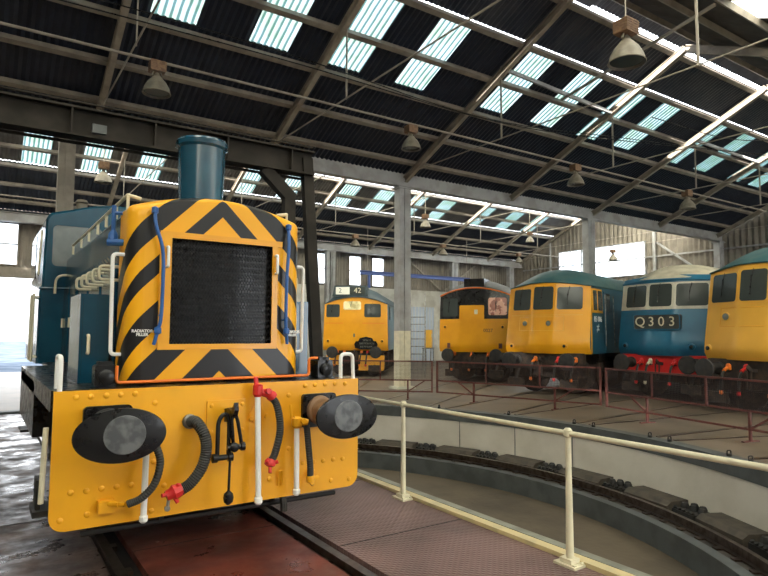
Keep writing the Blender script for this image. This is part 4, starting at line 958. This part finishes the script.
# 85 class electric, yellow front, blue side
base85 = dict(hw=1.30, z0=1.18, ze=3.13, arch=0.13, top=3.74, sweep=0.36, flat=0.26, rake=0.17, zw=1.5, sp=1.0, dome=1.5, frame=M['yellow'], face=M['yellow'], side=M['rail_blue'], roof=M['roof_teal'],
              marks=[(1.05, 1.38, 0.05), (-0.66, 1.40, 0.05)], lamps=[(0.58, 2.05, 0.075), (-0.20, 2.05, 0.075)], hoses=[(-0.45, M['red']), (0.2, M['orange']), (-0.62, M['orange']), (0.42, M['red'])], markm=M['yellow'])
S3 = dict(base85); S3['win'] = [(1.10, 0.42, 2.45, 3.08), (0.31, -0.31, 2.45, 3.13), (-0.42, -1.10, 2.45, 3.10)]
S3['hoses'] = [(-0.45, M['red']), (-0.95, M['orange']), (0.25, M['orange'])]
e3, f3, b3, r3, patch3, strip3, Pt3, U3, bb3 = loco('electric_locomotive', 'yellow fronted locomotive with deep blue cab side lettered 85 006', 19.9, 12.55, 14.6, S3, 17.3)
mb = MB(); mb.box(0, 0.001, 0, 0.001, 0, 0.001)
strip3('seam', -1.10, 1.16, 2.285, 2.30, 0.01, M['cab_yellow'], f3, 0.02)
mb = MB()
for a, b in (((0.8, 2.24), (-0.62, 2.24)), ((0.8, 1.84), (-0.62, 1.84)), ((0.8, 1.84), (0.8, 2.24)), ((-0.62, 1.84), (-0.62, 2.24))):
    mb.tube([Pt3(a[0]+(b[0]-a[0])*k/8, a[1]+(b[1]-a[1])*k/8, 0.004) for k in range(9)], 0.008, 5)
mb.build('lamp_panel_edge', M['cab_yellow'], f3)
for s_ in (-1, 1):
    uf = U3(1.32, 2.3)
    side_panel('yellow_corner', b3, 1.30, s_, [(U3(1.32, 1.2)-0.0, 1.2), (uf+0.02, 1.2), (uf+0.10, 2.36), (uf+1.0, 2.36), (uf+1.0, 3.06), (U3(1.32, 3.06), 3.06), (U3(1.32, 2.3), 2.3)], M['yellow'])
    side_panel('blue_reveal', b3, 1.30, s_, rr(uf+0.30, uf+0.90, 2.42, 3.0, 0.05), M['yellow'], 0.02)
    for a, b in ((uf+0.24, uf+0.52), (uf+0.60, uf+0.94)): side_panel('cab_side_window', b3, 1.30, s_, rr(a, b, 2.43, 3.01, 0.04), M['glass'], 0.026)
    side_panel('cab_door', b3, 1.30, s_, rr(uf+1.12, uf+1.75, 1.22, 3.02, 0.04), M['rail_blue'], 0.03)
    side_panel('door_window', b3, 1.30, s_, rr(uf+1.25, uf+1.62, 2.42, 2.95, 0.04), M['glass'], 0.036)
    mb = MB()
    for u in (uf+1.06, uf+1.82): mb.tube([(u, s_*1.35, 1.4), (u, s_*1.33, 2.9)], 0.014, 6)
    mb.build('door_handrail', M['steel'], b3)
text('running_number', '85\u00a0006', 0.23, (U3(1.32, 2.2)+0.55, -1.303, 2.17), (1, 0, 0), (0, 0, 1), M['white'], b3, 0.003)
br_arrow('arrow_emblem', b3, 1.285, -1, U3(1.32, 2.2)+0.53, 1.92, 0.22, M['white'])

# second yellow electric at the right edge
S5 = dict(base85); S5['win'] = [(1.17, 0.41, 2.50, 3.16), (0.30, -0.30, 2.50, 3.20), (-0.41, -1.17, 2.52, 3.16)]
S5.update(ze=3.22, top=3.84, face=M['cab_yellow'], frame=M['cab_yellow'], markm=M['cab_yellow'], marks=[(1.15, 1.43, 0.06), (-1.15, 1.43, 0.06)], lamps=[(0.66, 2.16, 0.08), (-0.66, 2.16, 0.08)], hoses=[(-0.45, M['orange']), (0.6, M['orange']), (0.2, M['red'])])
e5, f5, b5, r5, patch5, strip5, Pt5, U5, bb5 = loco('electric_locomotive', 'pale yellow locomotive under a green roof, cut by the right edge, rightmost', -5.6, 12.3, 14.0, S5)
mb = MB()
for a, b in (((0.84, 2.36), (-0.84, 2.36)), ((0.84, 1.94), (-0.84, 1.94)), ((0.84, 1.94), (0.84, 2.36)), ((-0.84, 1.94), (-0.84, 2.36))):
    mb.tube([Pt5(a[0]+(b[0]-a[0])*k/8, a[1]+(b[1]-a[1])*k/8, 0.004) for k in range(9)], 0.008, 5)
mb.build('lamp_panel_edge', M['yellow'], f5)

# blue electric with white window band
S4 = dict(base85); S4.update(hw=1.31, ze=3.17, arch=0.05, top=3.74, rake=0.17, face=M['electric_blue'], side=M['electric_blue'], roof=M['roof_cream'], frame=M['off_white'], gutter=M['electric_blue'], markm=M['electric_blue'],
    marks=[(1.05, 1.43, 0.055), (-0.80, 1.43, 0.055)], lamps=[], bufbeam=M['red'], hoses=[(-0.35, M['red']), (0.3, M['cream']), (0.55, M['red'])], dome=1.6)
S4['win'] = [(1.13, 0.42, 2.50, 3.10), (0.31, -0.31, 2.50, 3.11), (-0.42, -1.15, 2.50, 3.10)]
S4['frame'] = M['off_white']
e4, f4, b4, r4, patch4, strip4, Pt4, U4, bb4 = loco('electric_locomotive', 'bright blue locomotive with white window band and lettered indicator box on its front', 6.9, 13.45, 14.0, S4, 6.3)
strip4('white_band', -1.31, 1.31, 2.42, 3.18, 0.004, M['off_white'], f4, 0.02)
strip4('blue_cornice', -1.31, 1.31, 3.15, lambda v: 3.17+0.05*(1-(v/1.31)**2), 0.025, M['electric_blue'], f4, 0.04)
mb = MB(); mb.grid(lambda i, j: (lambda v, t: (U4(v, 3.2)-0.035+0.16*t, v*0.972, 3.17+0.05*(1-(v/1.31)**2)+0.14*t))(-1.31+2.62*i, j), 28, 2); mb.build('cornice_slope', M['electric_blue'], r4)
xb = U4(0, 1.9)-0.03
mb = MB(); mb.prism([(xb, v, z) for v, z in rr(-0.56, 0.68, 1.88, 2.28, 0.06)], (0.3, 0, 0)); bx = mb.build('indicator_box', M['roof_grey'], f4)
mb = MB(); pp = [Vector((xb, v, z)) for v, z in rr(-0.56, 0.68, 1.88, 2.28, 0.06)]; mb.tube(pp+[pp[0]], 0.014, 6); mb.build('box_rim', M['electric_blue'], bx)
for ch, v in (('Q', 0.50), ('3', 0.19), ('0', -0.08), ('3', -0.36)):
    text('indicator_character', ch, 0.36, (xb-0.004, v, 2.08), (0, -1, 0), (0.25 if False else 0.0, 0, 1), M['cream'], bx, 0.004)
for s_ in (-1, 1):
    side_panel('white_side_band', b4, 1.31, s_, [(U4(1.32, 2.42), 2.42), (6.0, 2.42), (6.0, 3.1), (U4(1.32, 3.1), 3.1)], M['off_white'], 0.006)
    side_panel('cab_side_window', b4, 1.31, s_, rr(0.75, 1.3, 2.5, 3.0, 0.05), M['glass'], 0.02)

# diesel with black window surround
S2 = dict(hw=1.33, z0=1.08, ze=3.12, arch=0.27, top=3.72, sweep=0.16, flat=0.40, rake=0.05, zw=2.3, sp=1.0, dome=1.2, frame=M['black'], face=M['yellow'], side=M['rail_blue'], roof=M['roof_grey'], gutter=M['orange'],
    marks=[(1.10, 1.98, 0.045), (-1.05, 1.98, 0.045)], lamps=[], hoses=[(0.75, M['orange']), (0.1, M['orange']), (-0.5, M['orange'])], win=[(1.21, 0.60, 2.36, 3.02), (-0.56, -1.21, 2.40, 3.02, M['glass_warm'])], markm=M['yellow'])
e2, f2, b2, r2, patch2, strip2, Pt2, U2, bb2 = loco('diesel_locomotive', 'yellow fronted locomotive with black window surround and orange roof line', 33, 15.5, 14.0, S2)
strip2('black_surround', -1.33, 1.33, 2.27, lambda v: 3.12+0.27*(1-(v/1.33)**2), 0.004, M['black'], f2, 0.02)
patch2('yellow_door', rr(-0.40, 0.53, 2.20, 2.76, 0.05), 0.014, M['yellow'], f2, 0.02)
patch2('door_notice', rr(-0.16, -0.04, 2.44, 2.60, 0.01), 0.022, M['cream'], f2, 0.01)
strip2('orange_line', -1.33, 1.33, lambda v: 3.09+0.27*(1-(v/1.33)**2), lambda v: 3.125+0.27*(1-(v/1.33)**2), 0.012, M['orange'], f2, 0.02)
mb = MB(); mb.box(-0.02+0.1, 0.9, -0.38, 0.36, 3.42, 3.72); mb.build('roof_indicator_box', M['black'], r2)
text('running_number', '0027', 0.17, (U2(-0.53, 1.85)-0.004, -0.53, 1.85), (0, -1, 0), (0, 0, 1), M['rust'], f2, 0.004)
for v in (0.95, -0.95): patch2('marker_plate', rr(v-0.06, v+0.06, 1.22, 1.40, 0.01), 0.006, M['rust'], f2, 0.01)

# diesel with three windows and roof headcode
S1 = dict(hw=1.33, z0=1.04, ze=2.92, arch=0.28, top=3.62, sweep=0.14, flat=0.40, rake=0.06, zw=2.2, sp=1.0, dome=1.0, frame=M['yellow'], face=M['yellow'], side=M['rail_blue'], roof=M['roof_blue'],
    marks=[(1.12, 1.42, 0.05), (-1.10, 1.42, 0.05)], lamps=[], hoses=[(0.75, M['orange']), (0.45, M['orange']), (-0.25, M['orange']), (-0.5, M['red'])], win=[(1.24, 0.66, 2.38, 2.90), (0.50, -0.24, 2.68, 3.02), (-0.38, -1.06, 2.38, 2.92)], markm=M['yellow'])
S1['win'][1] = (0.50, -0.24, 2.68, 3.02, mat('painted_reflection_glass', (0.9, 0.8, 0.45), 0.15, col2=(0.5, 0.42, 0.2), nscale=3))  # bright reflection in the centre pane put into its colour
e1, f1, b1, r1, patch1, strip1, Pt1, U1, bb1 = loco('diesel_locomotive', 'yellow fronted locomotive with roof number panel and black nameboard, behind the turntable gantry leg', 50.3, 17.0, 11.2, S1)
mb = MB(); mb.prism([(0.02, v, z) for v, z in ((-0.52, 3.22), (0.95, 3.22), (0.86, 3.66), (-0.43, 3.66))], (0.75, 0, 0)); hb = mb.build('headcode_box', M['roof_blue'], r1)
mb = MB(); mb.box(0.0, 0.02, 0.24, 0.80, 3.30, 3.60); q = mb.build('painted_glow_headcode_panel', mat('painted_glow_headcode_glass', (0.85, 0.85, 0.78), 0.3), hb, smooth=False)  # panel's glow put into its pale colour; it emits nothing
mb = MB(); mb.box(0.0, 0.02, -0.38, 0.22, 3.30, 3.60); mb.build('headcode_glass', M['glass'], hb, smooth=False)
text('headcode_number', '42', 0.30, (-0.004, -0.09, 3.45), (0, -1, 0), (0, 0, 1), M['cream'], hb, 0.003)
text('headcode_number', '2', 0.26, (-0.004, 0.62, 3.45), (0, -1, 0), (0, 0, 1), M['lens'], hb, 0.002)
nb = [(-0.88, 1.14), (-0.78, 1.14), (-0.70, 1.09), (-0.20, 1.09), (-0.12, 1.14), (-0.02, 1.14), (0.02, 1.30), (-0.04, 1.42), (-0.14, 1.42), (-0.20, 1.54), (-0.46, 1.60), (-0.70, 1.54), (-0.76, 1.42), (-0.86, 1.42), (-0.92, 1.30)]
mb = MB(); mb.prism([(-0.06, v, z) for v, z in nb], (0.03, 0, 0)); nbo = mb.build('nameboard', M['black'], f1, smooth=False)
mb = MB(); random.seed(3)
for z, v0, v1 in ((1.46, -0.64, -0.26), (1.33, -0.78, -0.12), (1.20, -0.70, -0.20)):
    v = v0
    while v < v1-0.03:
        w = random.uniform(0.025, 0.05); mb.box(-0.066, -0.06, v, v+w*0.35, z-0.035, z+0.035); mb.box(-0.066, -0.06, v, v+w, z-0.035+random.choice((0, 0.03, 0.055)), z-0.02+random.choice((0.0, 0.03))+0.02); v += w+0.02
mb.build('nameboard_lettering', M['lens'], nbo, smooth=False)
patch1('lamp_iron', rr(0.0, 0.07, 1.58, 1.72, 0.01), 0.02, M['lens'], f1, 0.02)
strip1('lower_seam', -1.2, -0.3, 2.13, 2.15, 0.008, M['orange'], f1, 0.01); strip1('lower_seam', 0.5, 1.25, 2.13, 2.15, 0.008, M['orange'], f1, 0.01)
for v0, v1 in ((-1.18, -0.15), (0.55, 1.18)):
    mb = MB(); mb.prism([(0.02, v0, 0.25), (0.02, v1, 0.25), (0.12, v1, 0.85), (0.12, v0, 0.85)], (0.05, 0, 0)); mb.build('snowplough_blade', M['yellow'], e1, smooth=False)
for k, u in enumerate((1.0, 3.2, 5.4, 7.6)): side_panel('body_window', b1, 1.33, -1, rr(u, u+0.6, 2.3, 2.85, 0.05), M['glass'], 0.02)

# ================================================================ TURNTABLE FITTINGS
g = empty('turntable_gantry', 'dark steel portal gantry spanning the locomotive, with a leaning leg at the deck edge', 'gantry', (1.65, 7.5, 0))
def G(mb, n): return mb.build(n, M['gantry'], g, smooth=False)
mb = MB(); mb.ibeam((-2.25, 0, 4.12), (2.14, 0, 4.12), 0.22, 0.34, t=0.025); mb.box(-2.2, 2.1, -0.02, 0.02, 3.97, 4.27)
for x in (-1.8, -0.9, 0, 0.9, 1.8): mb.box(x-0.01, x+0.01, -0.1, 0.1, 3.97, 4.27)
G(mb, 'gantry_beam')
mb = MB()
for y in (-0.09, 0.09): mb.box(-2.3, 2.0, y-0.012, y+0.012, 3.78, 3.96) if False else None
mb.beam((2.06, 0, 4.2), (2.36, 0, 0.0), 0.15, 0.11, (0, 1, 0)); mb.box(2.20, 2.42, -0.12, 0.12, 0, 0.03); G(mb, 'leaning_leg')
mb = MB(); mb.beam((1.42, 0, 3.96), (1.80, 0, 3.62), 0.16, 0.13, (0, 1, 0)); mb.beam((1.80, 0, 3.68), (1.80, 0, 0.0), 0.16, 0.12, (0, 1, 0)); mb.box(1.70, 1.92, -0.12, 0.12, 0, 0.03); G(mb, 'inner_leg')
mb = MB(); mb.beam((-2.15, 0, 4.2), (-2.33, 0, 0.0), 0.15, 0.11, (0, 1, 0)); G(mb, 'far_leg')
mb = MB(); mb.cyl((-2.3, -0.11, 4.33), (2.1, -0.11, 4.33), 0.012, 6); mb.cyl((-2.3, 0.13, 3.93), (2.1, 0.13, 3.93), 0.02, 6); G(mb, 'cable_run')
mb = MB(); mb.box(-0.70, -0.55, -0.16, -0.10, 4.0, 4.1); mb.build('junction_box', M['pit_grey'], g)

rl = empty('deck_railing', 'cream tube railing with slim posts along the right edge of the turntable deck', 'railing', (3.80, 3.05, 0))
for y in (-2.12, 0.05, 2.22, 4.0):
    mb = MB()
    mb.tube([(0, y, 0.04), (0.0, y, 0.5), (0, y, 1.0)], [0.030, 0.026, 0.020], 12); mb.lathe((0, y, 0.95), (0, 0, 1), [(0, 0.022), (0.015, 0.034), (0.06, 0.034), (0.075, 0.02)], 12)
    po = mb.build('railing_post', M['cream'], rl)
    mb = MB(); mb.box(-0.075, 0.055, y-0.10, y+0.10, 0.001, 0.02); mb.box(-0.05, 0.05, y-0.05, y+0.06, 0.02, 0.055)
    for a in (-0.05, 0.04): mb.box(a-0.012, a+0.012, y-0.09, y-0.066, 0.02, 0.032)
    mb.build('foot_plate', M['cream'], po, smooth=False)
mb = MB(); mb.cyl((0, -2.9, 0.985), (0, 4.05, 0.985), 0.021, 12); mb.build('top_rail', M['cream'], rl)

# cover blocks and toothed clamps around the race
def at_ring(r, a, z=0.0): return (CX+r*math.cos(R(a)), CY+r*math.sin(R(a)), z)
first = None
ORD = ['nearest', 'second', 'third', 'fourth', 'fifth', 'sixth', 'seventh', 'eighth', 'ninth']
angs = [-49, -37.5, -26, -14.5, -3, 8.5, 20, 31.5, 43]
for i, a in enumerate(angs):
    if first is None:
        mb = MB(); mb.prism([(-0.23, -0.46, 0), (0.18, -0.46, 0), (0.18, -0.46, 0.15), (-0.14, -0.46, 0.15), (-0.23, -0.46, 0.09)], (0, 0.92, 0))
        o = mb.build('timber_cover_block', M['block'], smooth=False); first = o
        mb = MB(); mb.box(-0.2, 0.17, -0.21, 0.21, 0, 0.09)
        for k in range(5):
            y = -0.17+0.085*k; mb.lathe((0.05+(0.04 if k % 2 else -0.05), y, 0.08), (0, 0, 1), [(0, 0.055), (0.04, 0.065), (0.085, 0.045), (0.095, 0.0)], 7); mb.lathe((-0.15, y, 0.06), (-0.4, 0, 1), [(0, 0.03), (0.07, 0.03)], 6)
        c = mb.build('rail_clamp', M['black_matt']); firstc = c
    else:
        o = first.copy(); COL.objects.link(o); c = firstc.copy(); COL.objects.link(c)
    o.location = at_ring(7.66, a, -0.93); o.rotation_euler = (0, 0, R(a))
    c.location = at_ring(7.66, a+5.75, -0.93); c.rotation_euler = (0, 0, R(a+5.75))
    tag(o, '%s brown cover block on the pit ledge, counted from the right' % ORD[i], 'block', 'cover blocks on the pit ledge')
    tag(c, '%s black toothed iron clamp on the pit ledge, counted from the right' % ORD[i], 'clamp', 'toothed clamps on the pit ledge')
# small iron studs on the grey kerb
pr = None
for i, (x, y) in enumerate(((9.05, 11.0), (9.62, 9.3), (9.72, 7.7), (9.70, 7.25), (9.55, 6.0), (9.42, 5.6), (8.98, 4.5), (8.78, 4.15))):
    a = math.degrees(math.atan2(y-CY, x-CX)); p = at_ring(7.98, a, 0.012)
    if pr is None:
        mb = MB(); mb.cyl((0, 0, 0), (0, 0, 0.035), 0.035, 8); mb.tube(bend([(-0.03, 0, 0.03), (-0.03, 0, 0.08), (0.03, 0, 0.08), (0.03, 0, 0.03)], 0.02), 0.01, 6); pr = o = mb.build('iron_eye', M['black_matt'])
    else: o = pr.copy(); COL.objects.link(o)
    o.location = p; o.rotation_euler = (0, 0, R(a)); tag(o, '%s small black iron eye on the grey pit kerb, counted from the left' % ['first', 'second', 'third', 'fourth', 'fifth', 'sixth', 'seventh', 'last'][i], 'iron eye', 'iron eyes along the pit kerb')

# ================================================================ FENCE PANELS
def fence(p, q, s_legs, label, L=4.2, post=True):
    p = Vector((*p, 0)); q = Vector((*q, 0)); d = (q-p).normalized()
    e = empty('railing_panel', label, 'railing', p, math.atan2(d.y, d.x)); L = (q-p).length
    mb = MB()
    for z in (1.0, 0.5, 0.2): mb.beam((0, 0, z), (L, 0, z), 0.035, 0.035)
    for s_ in (0, L): mb.beam((s_, 0, 0.18), (s_, 0, 1.02), 0.04, 0.04, (1, 0, 0))
    for s_ in (L*0.33, L*0.66): mb.beam((s_, 0, 0.5), (s_, 0, 1.0), 0.035, 0.035, (1, 0, 0))
    mb.build('frame', M['rust'], e, smooth=False)
    mb = MB(); st = 0.035
    for k in range(1, int(L/st)): mb.beam((k*st, 0, 0.51), (k*st, 0, 0.99), 0.005, 0.005, (1, 0, 0))
    for k in range(1, 14): mb.beam((0.02, 0.003, 0.5+k*0.035), (L-0.02, 0.003, 0.5+k*0.035), 0.005, 0.005)
    mb.build('wire_mesh', M['brownmesh'], e, smooth=False)
    for s_ in s_legs:
        mb = MB(); mb.beam((s_, 0, 0), (s_, 0, 0.5), 0.04, 0.04, (1, 0, 0)); sg = -1 if s_ < L/2 else 1
        mb.beam((s_+sg*0.03, 0, 0.22), (s_+sg*0.45, 0, 0.49), 0.03, 0.03); mb.beam((s_, -0.18, 0.01), (s_, 0.18, 0.01), 0.05, 0.02); mb.build('leg', M['rust'], e, smooth=False)
    return e
fence((11.44, 8.42), (10.10, 12.48), (0.0+1.05, 4.28-1.1), 'long rusty railing panel in front of the two yellow locomotives right of the tall column')
fence((10.45, 4.50), (11.29, 8.16), (0.42, 2.62), 'rusty railing panel in front of the blue locomotive and pale yellow locomotive')
fence((6.9, 15.2), (10.02, 12.60), (1.3, 3.42), 'rusty railing panel left of the tall column, in front of the three windowed locomotive')
fence((8.9, 1.2), (10.40, 4.44), (1.1, 2.5), 'rusty railing panel cut by the right edge of the view, nearest to the camera')

# ================================================================ COLUMNS
def column(x, y, h, label, painted=True, w=0.40, dep=0.30, m=None, base=True):
    e = empty('steel_column', label, 'column', (x, y, 0)); mb = MB(); m = m or M['beam_grey']
    def col_part(z0, z1, n, m_):
        mb = MB()
        for s_ in (-1, 1):
            mb.box(s_*w/2-0.02-0.03*0, s_*w/2+0.02, -dep/2, dep/2, z0, z1)
            mb.box(s_*(w/2-0.09)-0.07, s_*(w/2-0.09)+0.07, -dep/2, -dep/2+0.02, z0, z1)
        mb.box(-w/2, w/2, -0.012, 0.012, z0, z1); mb.box(-0.03, 0.03, -dep/2-0.02, 0, z0, z1)
        return mb.build(n, m_, e, smooth=False)
    col_part(1.82 if painted else 0, h, 'shaft', m)
    if painted: col_part(0, 1.82, 'painted_foot', M['cream'])
    if base: mb = MB(); mb.box(-0.34, 0.34, -0.26, 0.26, 0, 0.07); mb.build('base_plate', M['off_white'], e, smooth=False)
    mb = MB(); mb.box(-0.3, 0.3, -0.2, 0.2, h-0.05, h); mb.build('cap_plate', m, e, smooth=False)
    return e
column(11.2, 15.6, 6.45, 'tall grey steel column with cream painted foot, left of the yellow locomotive row')
column(20.65, 15.6, 6.45, 'grey steel column rising behind the locomotive numbered 85 006', painted=False)
column(31.0, 15.6, 6.45, 'grey steel column in the corner against the right gable wall', painted=False, w=0.4)
column(1.5, 15.6, 6.45, 'steel column with backlit shade painted brown, rising above the roof of the shunting locomotive cab', painted=False, w=0.3, m=M['rafter'])  # stands against the light; that shade is put into the brown
column(16.05, 29.3, 6.3, 'far grey column beside the gantry leg, left of the tall windows', painted=False, w=0.5)
column(25.1, 29.3, 6.3, 'far grey column left of the black windowed yellow locomotive', painted=False, w=0.45)
column(30.2, 29.3, 6.3, 'far grey column at the back corner behind the locomotive roofs', painted=False, w=0.4)

# ================================================================ LAMPS
lamp = empty('high_bay_lamp', 'x', 'lamp')
mb = MB(); mb.lathe((0, 0, 0), (0, 0, 1), [(0.0, 0.255), (0.012, 0.262), (0.03, 0.25), (0.12, 0.225), (0.22, 0.17), (0.30, 0.10), (0.33, 0.075), (0.33, 0.05), (0.28, 0.09), (0.20, 0.15), (0.10, 0.205), (0.02, 0.235)], 32, cap=False)
mb.build('bell_shade', M['lamp_shade'], lamp)
mb = MB(); mb.lathe((0, 0, 0.035), (0, 0, 1), [(0, 0.232), (0.006, 0.232)], 32); mb.build('lamp_glass', M['glass'], lamp)
mb = MB(); mb.lathe((0, 0, 0.32), (0, 0, 1), [(0, 0.06), (0.07, 0.045), (0.09, 0.03)], 12); mb.beam((-0.10, 0, 0.34), (-0.06, 0, 0.44), 0.03, 0.02); mb.beam((0.10, 0, 0.34), (0.06, 0, 0.44), 0.03, 0.02); mb.build('bracket', M['lamp_shade'], lamp)
mb = MB(); mb.prism([(x, -0.11, z) for x, z in rr(-0.14, 0.14, 0.42, 0.62, 0.02)], (0, 0.22, 0))
for k in range(5): mb.box(-0.148, 0.148, -0.118, 0.118, 0.445+0.036*k, 0.455+0.036*k)
mb.build('control_gear_box', M['lamp_box'], lamp)
LL = [((2.43, 10.95, 6.0), 0.95, 'cream bell lamp with rusty gear box hanging above the shunting locomotive chimney'),
      ((8.35, 5.52, 6.05), 1.12, 'large dark bell lamp hanging near the roof ridge at upper right'),
      ((8.1, 10.95, 6.0), 0.9, 'bell lamp hanging just above the top of the tall grey column'),
      ((13.96, 10.95, 6.0), 0.95, 'bell lamp hanging over the roofs of the two yellow locomotives'),
      ((19.8, 10.95, 6.0), 1.05, 'bell lamp hanging rightmost, over the blue locomotive'),
      ((2.73, 18.5, 6.0), 0.95, 'bell lamp under the far roof above the shunting locomotive cab'),
      ((15.15, 25.1, 6.0), 0.95, 'small far bell lamp over the three windowed locomotive'),
      ((20.75, 25.1, 6.0), 0.95, 'small far bell lamp over the black windowed locomotive, right of the tall column'),
      ((26.6, 25.1, 6.0), 0.9, 'smallest far bell lamp near the back right corner columns'),
      ((8.45, 18.5, 6.0), 0.75, 'bell lamp partly behind the gantry leg under the far roof'),
      ((14.7, 18.9, 6.0), 0.85, 'bell lamp close to the right of the tall column under the valley beam'),
      ((21.1, 19.2, 6.0), 0.8, 'faint bell lamp under the far roof, between the black windowed locomotive and the gable'),
      ((29.8, 20.9, 5.95), 1.0, 'bell lamp hanging in front of the wide bright gable window')]
for i, (loc, s_, lb) in enumerate(LL):
    o = lamp if i == 0 else copy_tree(lamp)
    o.location = loc; o.scale = (s_, s_, s_); tag(o, lb, 'lamp')
# suspension rods of lamps are part of each lamp's drop: fixed to the conduit or roof
for i, (loc, s_, lb) in enumerate(LL):
    x, y, z = loc; top = 6.6 if abs(y-10.95) < 0.1 or abs(y-25.1) < 0.1 else ((znear(y, 8.75) if y < 8.75 else znear(y, 22.45)))
    mb = MB(); mb.cyl((x, y, z+0.62*s_), (x, y, top), 0.012, 6); trim(mb, M['rod'])

# ================================================================ FAR THINGS
j = empty('jib_crane', 'blue overhead crane beam in front of the far windows, left of the tall column', 'crane', (17.5, 27.5, 0))
mb = MB(); mb.ibeam((-0.55, 0, 5.02), (7.3, 0, 5.02), 0.2, 0.22, t=0.03); mb.build('crane_beam', M['jib_blue'], j, smooth=False)
mb = MB(); mb.box(-0.06, 0.06, -0.06, 0.06, 4.2, 4.92); mb.build('hoist_drop', M['jib_blue'], j, smooth=False)
for x in (-0.1, 7.1): mb = MB(); mb.cyl((x, 0, 5.12), (x, 0, zfar(27.5, 22.45)), 0.015, 6); mb.build('hanger_rod', M['rod'], j)
cb = empty('electrical_cabinet', 'yellow electrical cabinet on a steel stand between the column and the black windowed locomotive', 'cabinet', (19.4, 24.7, 0), R(220))
mb = MB(); mb.box(-0.20, 0.20, -0.17, 0.17, 1.0, 1.92); mb.build('cabinet_body', M['cab_yellow'], cb, smooth=False)
mb = MB(); mb.box(-0.18, 0.18, 0.17, 0.185, 1.03, 1.89); mb.build('cabinet_door', M['cab_yellow'], cb, smooth=False)
mb = MB(); mb.box(-0.07, 0.07, 0.185, 0.19, 1.55, 1.72); mb.build('warning_notice', M['cream'], cb, smooth=False)
for x in (-0.3, 0.3):
    for y in (-0.2, 0.2): mb = MB(); mb.beam((x*1.3, y, 0), (x, y, 0.98), 0.05, 0.05, (1, 0, 0)); mb.build('leg', M['steel'], cb, smooth=False)
mb = MB(); mb.box(-0.4, 0.4, -0.25, 0.25, 0.95, 1.0); mb.build('stand_top', M['steel'], cb, smooth=False)
# grey roller door in the far wall
d = MB(); corr(d, (21.4, YB-0.01, 0), (24.2, YB-0.01, 0), (21.4, YB-0.01, 3.4), (24.2, YB-0.01, 3.4), (0, 1, 0), pitch=0.25, amp=0.015)
o = struct(d.build('door_1', mat('pale_blue_door', (0.42, 0.48, 0.58), 0.5), recalc=False))
# stepladder behind the column
ld = empty('step_ladder', 'grey steel access steps standing directly right of the tall column', 'ladder', (14.3, 18.9, 0), R(52))
for y in (-0.3, 0.3):
    mb = MB(); mb.beam((0, y, 0), (1.4, y, 2.6), 0.06, 0.03, (0, 1, 0)); mb.beam((1.4, y, 0), (1.4, y, 3.4), 0.05, 0.04, (1, 0, 0)); mb.beam((0.1, y, 0.9), (1.4, y, 3.4), 0.04, 0.03, (0, 1, 0)); mb.build('side_frame', M['steel'], ld, smooth=False)
for k in range(8): mb = MB(); mb.box(0.12+0.16*k, 0.30+0.16*k, -0.3, 0.3, 0.30+0.3*k, 0.33+0.3*k); mb.build('tread', M['steel'], ld, smooth=False)
# hanging power cables under the near roof
for n_, pts in enumerate((((-3.0, 10.0, 6.9), (4.0, 10.0, 6.95), (9.5, 10.0, 6.75), (15.0, 10.0, 7.3), (24, 10.0, 8.3)), ((-3.0, 9.4, 6.4), (4.0, 9.4, 6.5), (9.5, 9.4, 6.45), (15.0, 9.4, 7.0), (22, 9.4, 7.9)), ((13.0, 8.0, 6.9), (17.0, 8.0, 7.1), (22.0, 8.0, 8.1)))):
    mb = MB(); mb.tube(curve3(pts, 8), 0.012, 5)
    o = mb.build('overhead_cable', M['black']); tag(o, ('thin black cable sagging across the near roof, upper of two', 'thin black cable sagging across the near roof, lower of two', 'short thin black cable crossing the bright rafters at the right')[n_], 'cable')
